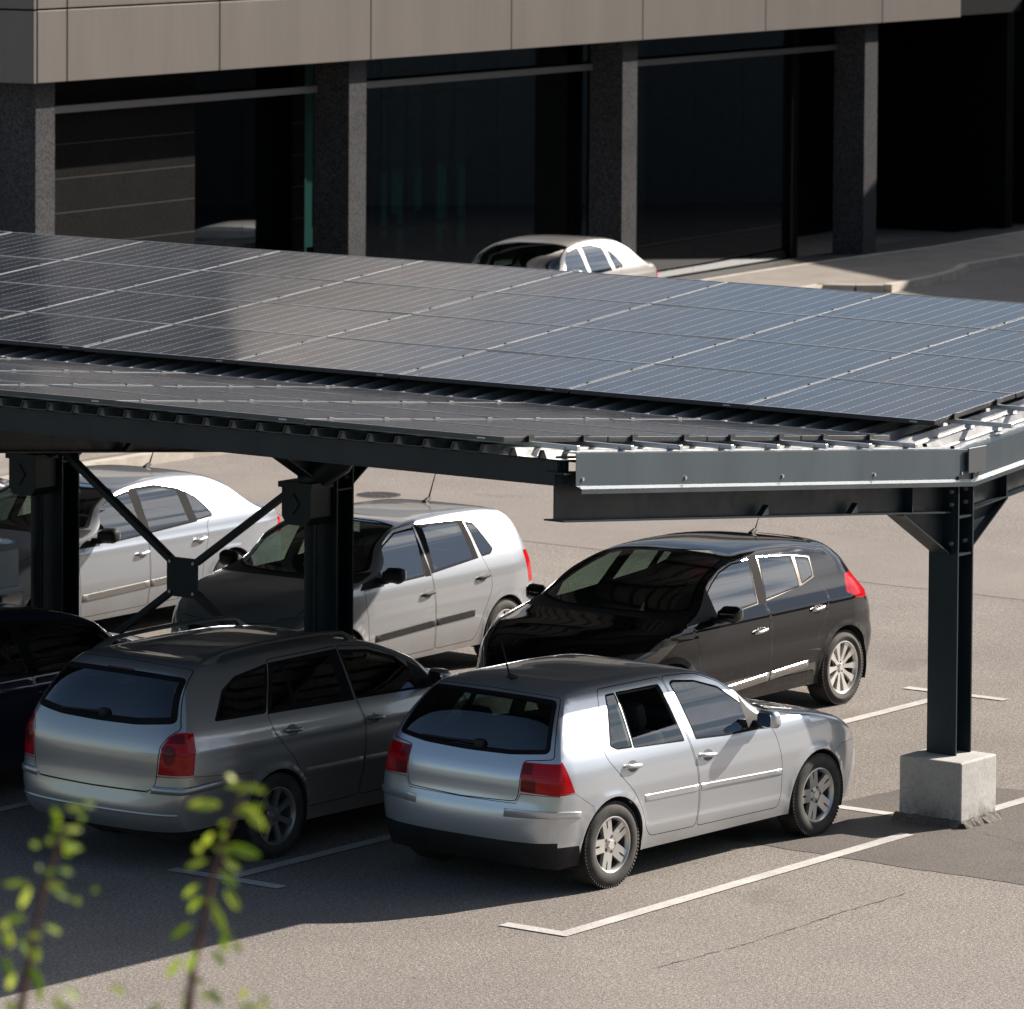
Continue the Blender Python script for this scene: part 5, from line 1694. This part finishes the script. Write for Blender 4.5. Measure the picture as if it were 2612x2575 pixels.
POLO.update(handles=[(.36, .835), (1.22, .785)], handle_mat='plastic', mirror=(1.88, 1.02), seat_x=(1.22, .40), dash_x=1.95,
    rub=[(.49, .525, 1.085, .51, .07, .010, 'plastic'), (1.105, .508, 2.0, .475, .07, .010, 'plastic')],
    mats=dict(paint=paint('white silver paint', (.36, .37, .385), metal=.55, rough=.30, dirt=.2), recess_shade=simple('grey recess', (.25, .25, .25), .4)), creases=[(.66, .004, .04)],
    mirror_mat='plastic', extras=[antenna(11.6, 0, .36, .45)])

def saloon_spec(base, body, pl, **k):
    s = dict(base)
    s['strip'] = front_strip(bon=2.9, hood_q=.90, lamp=[(1.95, .50), (2.05, 1.05), (3.3, 1.05), (3.0, .55)]) + lamp_pair([(16.5, .55), (16.5, 1.05), (17.7, 1.05), (17.7, .55)]) + [
        ('rear_window', 'glass_dark', np.array([(12.15, -.93), (12.1, 0), (12.15, .93), (13.85, .92), (13.95, 0), (13.85, -.92)]), dict(frame=.03, fil=.05)),
        ('tailgate', 'paint', np.array([(14.45, -.9), (14.4, 0), (14.45, .9), (16.2, .9), (16.3, .55), (17.8, .52), (17.9, 0), (17.8, -.52), (16.3, -.55), (16.2, -.9)]), dict(gap=.005, fil=.03)),
        ('bumper_rear', 'paint', np.array([(18.0, -1.1), (18.0, 1.1), (22.2, 1.1), (22.2, -1.1)]), dict(gap=.004))]
    s['side'] = [
        ('tail_light_a', RUBY, [(-.80, .87), (-.78, .72), (-1.2, .72), (-1.2, .87)], dict( only='L')),
        ('tail_light_b', RUBY, [(-.80, .87), (-.78, .72), (-1.2, .72), (-1.2, .87)], dict( only='R')),
        ('door_front', 'plastic', [(1.98, 1.2), (1.98, .9), (2.4, .9), (2.2, 1.04)], {}),
        ('window_front', 'glass', [(2.20, .955), (2.12, 1.06), (1.90, 1.20), (1.66, 1.285), (1.30, 1.33), (1.32, .925), (1.85, .905)], dict(frame=.016, fil=.02, fpart='door_front')),
        ('window_rear', 'glass', [(1.20, 1.335), (.90, 1.335), (.62, 1.28), (.60, .965), (1.24, .935)], dict(frame=.016, fil=.02, fpart='door_rear')),
        ('window_quarter', 'glass', [(.525, 1.26), (.38, 1.175), (.245, 1.04), (.245, .99), (.51, .975)], dict(frame=.016, fil=.03, fpart='door_rear')),
        ('door_rear', pl, [(1.25, 1.345), (.90, 1.345), (.60, 1.285), (.40, 1.19), (.50, .965), (1.27, .93)], {}),
        ('door_front', pl, [(1.30, 1.34), (1.24, 1.34), (1.26, .92), (1.36, .92)], {}),
        ('door_rear', 'paint', [(1.255, 1.358), (.90, 1.355), (.60, 1.30), (.37, 1.195), (.21, 1.03), (.36, .94), (.37, .80), (.45, .60), (.46, .33), (.50, .26), (1.25, .255), (1.27, .93)], dict(gap=.005, fil=.04)),
        ('door_front', 'paint', [(1.265, 1.355), (1.28, .93), (1.26, .255), (2.24, .25), (2.29, .50), (2.31, .70), (2.33, .86), (2.24, .99), (1.92, 1.215), (1.66, 1.31)], dict(gap=.005, fil=.04)),
        ('bumper_rear', 'paint', [(-1.2, .70), (-.74, .70), (-.32, .62), (-.30, .2), (-1.2, .2)], dict(gap=.003)),
        ('bumper_front', 'paint', [(3.06, .60), (3.6, .60), (3.6, .1), (3.0, .1)], dict(gap=.003))]
    s.update(handles=[(.50, .80), (1.38, .765)], mirror=(2.02, 1.0), seat_x=(1.38, .50), dash_x=2.1, mats=body, shelf_x=-.55, creases=[(.84, .006, .03)], extras=[])
    s.update(k)
    return s
PASSAT = saloon_spec(SALOON, dict(paint=paint('pale silver paint', (.34, .365, .40), metal=.6, rough=.29, dirt=.2), recess_shade=simple('pale recess', (.22, .22, .23), .4), strip_mat=simple('brown grey strip', (.13, .12, .11), .5)), 'rubber',
    rub=[(.62, .475, 1.245, .462, .07, .010, 'strip_mat'), (1.27, .460, 2.25, .435, .07, .010, 'strip_mat')], mirror_mat='plastic', extras=[antenna(11.7, 0, .34, .5)])
def rear_set_pillar(spec):
    f = lambda x: float(np.interp(x, [-2, .2, .6, 1.28, 2.05, 5], [-2, .2, .50, .92, 2.05, 5]))
    spec['side'] = [(n, m, [(f(x), z) for x, z in p], o) for n, m, p, o in spec['side']]
    spec['handles'] = [(f(x)-.02, z) for x, z in spec['handles']]
    return spec
BLUE = saloon_spec(SALOON, dict(paint=paint('dark blue paint', (.008, .018, .045), metal=.2, rough=.5, dirt=.05, spec=.1), recess_shade=simple('blue recess', (.006, .010, .02), .4)), 'rubber',
    rub=[(.62, .50, 1.245, .49, .05, .012, 'paint'), (1.27, .488, 2.25, .47, .05, .012, 'paint')], mirror_mat='paint')
BLUE = rear_set_pillar(BLUE)
PEARL = saloon_spec(SALOON, dict(paint=paint('pearl white paint', (.36, .345, .33), metal=.4, rough=.32, dirt=.1), recess_shade=simple('pearl recess', (.3, .29, .28), .4)), 'paint', mirror_mat='paint', rub=[])
DARK = saloon_spec(SALOON, dict(paint=paint('charcoal paint', (.02, .024, .03), metal=.3, rough=.3), recess_shade=simple('charcoal recess', (.01, .01, .012), .4)), 'rubber', mirror_mat='paint', rub=[])

# ---- grey estate, seen from behind
WAGON['strip'] = front_strip(bon=2.9, hood_q=.90, lamp=[(1.95, .50), (2.05, 1.05), (3.3, 1.05), (3.0, .55)]) + dark_patch([(16.15+.32*math.sin(i*.5236), .862+.062*math.cos(i*.5236)) for i in range(12)]) + dark_patch([(15.35, .885), (15.25, .93), (15.25, .985), (15.75, .985), (15.75, .845)]) + lamp_pair([(15.42, .86), (15.16, .93), (15.15, 1.02), (16.73, 1.02), (16.72, .755), (16.0, .79)]) + [
    ('brake_light', 'lamp_dark', np.array([(13.34, -.22), (13.34, .22), (13.44, .22), (13.44, -.22)]), {}),
    ('rear_window', 'glass_dark', np.array([(13.50, -.955), (13.46, -.5), (13.45, 0), (13.46, .5), (13.50, .955), (14.88, .935), (14.97, .5), (14.99, 0), (14.97, -.5), (14.88, -.935)]), dict(frame=.05, fil=.05, fpart='tailgate')),
    ('tailgate', 'paint', np.array([(12.9, -.97), (12.84, 0), (12.9, .97), (15.0, .965), (15.2, .91), (15.45, .85), (16.0, .775), (17.2, .735), (17.75, .67), (17.85, 0), (17.75, -.67), (17.2, -.735), (16.0, -.775), (15.45, -.85), (15.2, -.91), (15.0, -.965)]), dict(gap=.006, fil=.04)),
    ('bumper_rear', 'paint', np.array([(16.76, -1.1), (16.76, -.75), (17.78, -.67), (17.87, 0), (17.78, .67), (16.76, .75), (16.76, 1.1), (21.2, 1.1), (21.2, -1.1)]), dict(gap=.004))]
WAGON['side'] = [
    ('tail_light_a', RUBY, [(-.82, 1.032), (-.868, .735), (-1.1, .725), (-1.1, 1.03)], dict(only='L')),
    ('tail_light_b', RUBY, [(-.82, 1.032), (-.868, .735), (-1.1, .725), (-1.1, 1.03)], dict(only='R')),
    ('door_front', 'plastic', [(1.66, 1.25), (1.66, 1.04), (2.0, 1.03), (1.86, 1.14)], {}),
    ('window_quarter', 'glass_dark', [(-.60, 1.085), (-.42, 1.285), (-.24, 1.36), (.16, 1.405), (-.05, 1.078)], dict(frame=.022, fil=.03)),
    ('window_vent', 'glass_dark', [(.20, 1.395), (.31, 1.40), (.28, 1.078), (-.015, 1.078)], dict(frame=.016, fil=.012, fpart='door_rear')),
    ('window_rear', 'glass_dark', [(.315, 1.40), (.86, 1.405), (.845, 1.068), (.285, 1.078)], dict(frame=.018, fil=.015, fpart='door_rear')),
    ('window_front', 'glass_dark', [(.97, 1.405), (1.28, 1.375), (1.55, 1.295), (1.72, 1.15), (1.84, 1.06), (1.80, 1.035), (.96, 1.055)], dict(frame=.018, fil=.015, fpart='door_front')),
    ('door_rear', 'rubber', [(.17, 1.405), (.95, 1.415), (.94, 1.05), (-.04, 1.07)], {}),
    ('door_rear', 'paint', [(.165, 1.43), (.955, 1.435), (.955, 1.04), (1.0, .88), (.985, .62), (.945, .335), (.36, .325), (.29, .55), (.20, .70), (-.02, .93), (-.045, 1.06)], dict(gap=.005, fil=.04)),
    ('door_front', 'paint', [(.965, 1.435), (.965, 1.04), (1.01, .88), (.995, .62), (.955, .335), (2.2, .33), (2.25, .50), (2.24, .72), (2.20, .92), (2.02, 1.05), (1.72, 1.235), (1.5, 1.33), (1.28, 1.405)], dict(gap=.005, fil=.04)),
    ('bumper_rear', 'paint', [(-1.2, .72), (-.868, .725), (-.60, .705), (-.30, .685), (-.24, .2), (-1.2, .2)], dict(gap=.003)),
    ('bumper_front', 'paint', [(3.06, .60), (3.6, .60), (3.6, .1), (3.0, .1)], dict(gap=.003))]

def roof_rails(root, sh, mats, built, doors):
    for s_ in (1, -1):
        ks = np.linspace(12.55, 9.15, 26)
        P = sh.T(ks, np.full(26, .90*s_)); Nn = sh.strip_n(ks, np.full(26, .90*s_))
        m = MB(); rings = []
        for i, (p, n) in enumerate(zip(P, Nn)):
            t_ = i/25
            lift = .068*min(1, min(t_, 1-t_)/.16)**.7 if 0 < t_ < 1 else 0.0
            foot = .055 if t_ < .13 or t_ > .88 else .026
            a = Vector(p)+Vector(n)*lift
            y_ = a.y
            lo = max(0, lift-foot) if .1 < t_ < .9 else -.004
            b = Vector(p)+Vector(n)*lo
            h_ = .020
            rings.append([m.bm.verts.new((b.x, b.y-h_, b.z)), m.bm.verts.new((a.x, a.y-h_, a.z-.006)), m.bm.verts.new((a.x, a.y-h_*.5, a.z)), m.bm.verts.new((a.x, a.y+h_*.5, a.z)), m.bm.verts.new((a.x, a.y+h_, a.z-.006)), m.bm.verts.new((b.x, b.y+h_, b.z))])
        for i in range(25):
            for j in range(6): m.bm.faces.new((rings[i][j], rings[i+1][j], rings[i+1][(j+1) % 6], rings[i][(j+1) % 6]))
        m.bm.faces.new(rings[0]); m.bm.faces.new(rings[-1][::-1])
        m.build('roof_rail', mats['rail'], root, 60)
    # bumper step line and towing eye bracket
    ks = np.full(40, 19.25); qq = np.linspace(-.97, .97, 40)
    P, Nn = sh.T(ks, qq), sh.strip_n(ks, qq)
    m = MB(); m.tube([Vector(p)+Vector(n)*.001 for p, n in zip(P, Nn)], .010, 6)
    m.build('bumper_moulding', mats['paint'], root, 60)
    for s_ in (1, -1):
        m = MB(); rows = []
        kk_ = np.linspace(0, 1, 12)
        for dk_, of in ((-.42, 0), (-.28, .014), (.28, .014), (.42, 0)):
            k_ = np.full(12, 17.5)+dk_; q_ = (.70+.30*kk_)*s_
            P, Nn = sh.T(k_, q_), sh.strip_n(k_, q_)
            pl = [Vector(p)+Vector(n)*of*(1 if i > 0 else 0) for i, (p, n) in enumerate(zip(P, Nn))]
            zz_ = P[-1][2]
            for i, x_ in enumerate(np.linspace(-.88, -.55, 7)):
                pl.append(Vector((x_, s_*(float(sh.w(x_, zz_+.004*i))+of*(1 if i < 6 else .1)), zz_+.004*i)))
            rows.append([m.bm.verts.new(p) for p in pl])
        for i in range(3):
            for j in range(len(rows[0])-1): m.bm.faces.new((rows[i][j], rows[i][j+1], rows[i+1][j+1], rows[i+1][j]))
        m.build('bumper_moulding', mats['paint'], root, 60)
WAGON.update(handles=[(.18, .935), (1.11, .905)], mirror=(1.80, 1.12), seat_x=(1.32, .42), dash_x=2.1, shelf_x=-.6,
    rub=[(.29, .60, .965, .595, .075, .008, 'paint'), (.995, .594, 2.2, .58, .075, .008, 'paint')],
    mats=dict(paint=paint('grey metallic paint', (.37, .367, .36), metal=.7, rough=.30, dirt=.1), recess_shade=simple('grey metallic recess', (.14, .138, .13), .4, .4), rail=simple('grey roof rail', (.16, .158, .15), .4, .6)), creases=[(.90, .008, .03)],
    mirror_mat='paint', extras=[roof_rails, wiper(14.82, -.06, 14.86, .52)])

WHEELS['split5'] = make_wheel('split5', .312, .203, .195, 'split5', MAT['rim'])
WHEELS['ten'] = make_wheel('ten', .325, .228, .205, 'ten', MAT['rim_bright'])
WHEELS['seven'] = make_wheel('seven', .314, .212, .205, 'seven', MAT['rim_grey'])
WHEELS['cover'] = make_wheel('cover', .295, .195, .185, 'cover', MAT['rim'])

CARS = [
    (GOLF, (1.574, 1.55), -.05, 'hatchback', 'silver five-door hatchback with a half-open rear side window beside the long white bay line'),
    (WAGON, (.884, 4.111), -.035, 'estate_car', 'grey metallic estate car with roof rails and tall red tail lights'),
    (MEG, (9.05, 4.435), math.pi, 'hatchback', 'glossy black five-door hatchback with bright ten-spoke wheels and silver sill strips'),
    (POLO, (8.96, 7.99), math.pi+.03, 'hatchback', 'small silver hatchback with black door handles and black rubbing strips behind the second column'),
    (PASSAT, (9.55, 11.75), math.pi+.03, 'saloon_car', 'pale silver saloon with grey rubbing strips behind the cross bracing'),
    (BLUE, (0.78, 7.25), -.03, 'saloon_car', 'dark blue car in deep shade beside the grey estate'),
    (PEARL, (34.3, 24.5), math.pi+R(7.5), 'saloon_car', 'pearl white saloon parked beyond the solar panels in front of the granite building'),
    (DARK, (9.3, 14.9), math.pi+.03, 'saloon_car', 'charcoal car at the left edge beyond the pale silver saloon'),
]
for spec, (cx_, cy_), th_, nm, lab in CARS:
    spec['name'] = nm
    root = make_car(spec)
    root.location = (cx_, cy_, 0)
    root.rotation_euler = (0, 0, th_)
    if spec is PEARL: root.scale = (1.05, 1.05, 1.06)
    tag(root, lab, 'car', 'parked cars')
for w_ in WHEELS.values():
    for ch in list(w_.children): bpy.data.objects.remove(ch)
    bpy.data.objects.remove(w_)
# ------------------------------------------------------------------ shrubs close to the camera, on the bank below it
t = NT('young leaf'); 
b1 = t.n.new('ShaderNodeBsdfPrincipled'); b1.inputs['Roughness'].default_value = .5
tl = t.n.new('ShaderNodeBsdfTranslucent')
ri = t.n.new('ShaderNodeObjectInfo')
cc = t.ramp(ri.outputs['Random'], [(0, (.13, .22, .015)), (.5, (.30, .40, .02)), (1, (.45, .50, .07))])
t.l.new(cc, b1.inputs['Base Color']); t.l.new(cc, tl.inputs[0])
mx = t.n.new('ShaderNodeMixShader'); mx.inputs[0].default_value = .55
t.l.new(b1.outputs[0], mx.inputs[1]); t.l.new(tl.outputs[0], mx.inputs[2]); t.l.new(mx.outputs[0], t.out.inputs[0])
LEAF = t.m
STEM = simple('reddish stem', (.10, .035, .030), .7, var=.3, scale=40)
BANK = simple('grassy bank', (.05, .07, .025), .95, var=.4, scale=3)
pf = Vector((math.cos(YAW), math.sin(YAW), 0)); pr_ = Vector((math.sin(YAW), -math.cos(YAW), 0))
m = MB()
b0 = CAM_POS.copy(); b0.z = 0
rows = []
for d, z in ((-30, 5.6), (4, 5.3), (9.8, 5.0), (11.2, 4.75), (14.5, 3.0), (20, .0)):
    rows.append([m.bm.verts.new(b0+pf*d+pr_*s+Vector((0, 0, z))) for s in (-60, -20, -4, 0, 4, 20, 60)])
for i in range(5):
    for j in range(6): m.bm.faces.new((rows[i][j], rows[i][j+1], rows[i+1][j+1], rows[i+1][j]))
o = m.build('bank', BANK, None, 60); o['kind'] = 'structure'
def leaf_mesh():
    m = MB()
    n = 6
    L, Wd = .07, .013
    c, l, r_ = [], [], []
    for i in range(n+1):
        t_ = i/n
        w_ = Wd*math.sin(math.pi*min(1, t_*.92+.04))**.8
        z = -.018*t_*t_
        c.append(m.bm.verts.new((L*t_, 0, z))); l.append(m.bm.verts.new((L*t_, w_, z+.004))); r_.append(m.bm.verts.new((L*t_, -w_, z+.004)))
    for i in range(n):
        m.bm.faces.new((c[i], c[i+1], l[i+1], l[i])); m.bm.faces.new((r_[i], r_[i+1], c[i+1], c[i]))
    me = bpy.data.meshes.new('leaf'); m.bm.to_mesh(me); m.bm.free(); me.materials.append(LEAF)
    for p in me.polygons: p.use_smooth = True
    return me
LEAFME = leaf_mesh()
STEM_A = [(-0.882, 5.606), (-0.887, 5.582), (-0.897, 5.546), (-0.912, 5.5), (-0.925, 5.453), (-0.933, 5.417), (-0.94, 5.378), (-0.948, 5.334), (-0.956, 5.293), (-0.963, 5.249), (-0.971, 5.197)]
LEAVES_A = [(-0.859, 5.634, 10, 0.028), (-0.854, 5.608, 5, 0.028), (-0.897, 5.626, 110, 0.026), (-0.897, 5.593, -60, 0.021), (-0.933, 5.578, 150, 0.014), (-0.91, 5.564, -45, 0.014), (-0.856, 5.568, -5, 0.033), (-0.9, 5.523, 20, 0.015), (-0.869, 5.523, -10, 0.023), (-0.966, 5.497, 10, 0.043), (-0.882, 5.461, -20, 0.036), (-0.848, 5.466, 0, 0.014), (-0.966, 5.43, 15, 0.033), (-0.981, 5.409, -60, 0.026), (-0.948, 5.365, -50, 0.038), (-0.899, 5.391, -15, 0.031), (-0.991, 5.365, -80, 0.033), (-0.989, 5.318, -70, 0.038), (-0.927, 5.303, -60, 0.046), (-0.856, 5.27, -25, 0.041), (-0.771, 5.268, -20, 0.031), (-0.932, 5.254, -80, 0.031), (-0.984, 5.241, -40, 0.018), (-0.999, 5.401, 60, 0.018)]
STEM_B = [(-0.546, 5.615), (-0.56, 5.566), (-0.583, 5.504), (-0.596, 5.461), (-0.61, 5.413), (-0.62, 5.365), (-0.628, 5.319), (-0.638, 5.279), (-0.649, 5.236), (-0.651, 5.198), (-0.659, 5.104)]
LEAVES_B = [(-0.57, 5.622, -20, 0.019), (-0.536, 5.615, 30, 0.027), (-0.517, 5.596, -10, 0.035), (-0.621, 5.577, 8, 0.053), (-0.52, 5.537, -40, 0.056), (-0.581, 5.526, 10, 0.024), (-0.62, 5.494, 60, 0.027), (-0.538, 5.483, -8, 0.056), (-0.636, 5.461, 30, 0.04), (-0.57, 5.419, -35, 0.04), (-0.649, 5.397, 45, 0.035), (-0.564, 5.362, -50, 0.048), (-0.647, 5.359, 60, 0.029), (-0.591, 5.333, -60, 0.045), (-0.668, 5.319, 40, 0.045), (-0.58, 5.306, 70, 0.035), (-0.583, 5.274, -70, 0.019), (-0.649, 5.257, 80, 0.04), (-0.593, 5.244, -40, 0.037), (-0.691, 5.219, 60, 0.042), (-0.636, 5.201, 0, 0.021), (-0.598, 5.174, -45, 0.037), (-0.723, 5.157, 50, 0.032), (-0.529, 5.156, 10, 0.04), (-0.5, 5.153, -20, 0.027), (-0.667, 5.147, 10, 0.014), (-0.545, 5.172, 80, 0.019)]

def shrub(label, stem, d, leaves, seed):
    """stem and leaves in metres: sideways from the camera's axis, height above the car park; d metres out on the bank"""
    rr = random.Random(seed)
    def at(s_, z_, dd=0.0): return Vector((CAM_POS.x, CAM_POS.y, 0))+pf*(d+dd)+pr_*s_+Vector((0, 0, z_))
    base = at(*stem[-1])-Vector((0, 0, .12))
    root = empty('shrub', base)
    tag(root, label, 'shrub', 'shrubs on the bank')
    pts = [at(*p)-base for p in stem]+[Vector((0, 0, 0))]
    m = MB(); n = len(pts)
    m.tube(pts, [.0035+.0065*i/(n-1) for i in range(n)], 8)
    m.build('stem', STEM, root, 60)
    extra = [(s_+rr.uniform(-.05, .05), z_+rr.uniform(-.04, .04), a+rr.uniform(-60, 60), L*rr.uniform(.5, .9)) for s_, z_, a, L in leaves if rr.random() < .7]
    for s_, z_, ang, L in leaves+extra:
        c = at(s_, z_, rr.uniform(-.06, .06))-base
        lo = link_mesh('leaf', LEAFME, root)
        dirv = (pr_*math.cos(R(ang))+Vector((0, 0, 1))*math.sin(R(ang))+pf*rr.uniform(-.3, .3)).normalized()
        nz = (Vector((0, 0, 1))-pf*rr.uniform(.6, 1.6)+pr_*rr.uniform(-.3, .3)).normalized()
        y = nz.cross(dirv).normalized(); z = dirv.cross(y)
        k = L*1.2/.07
        mt = Matrix((dirv, y, z)).transposed().to_4x4()
        lo.matrix_local = Matrix.Translation(c-dirv*L*.7) @ mt @ Matrix.Diagonal((k, max(k, .62), k, 1))
shrub('leafy red-stemmed shrub shoot at the lower left corner of the photo', STEM_A, 10.0, LEAVES_A, 1)
shrub('leafy red-stemmed shrub shoot in front of the rear wheel of the grey estate', STEM_B, 10.4, LEAVES_B, 2)
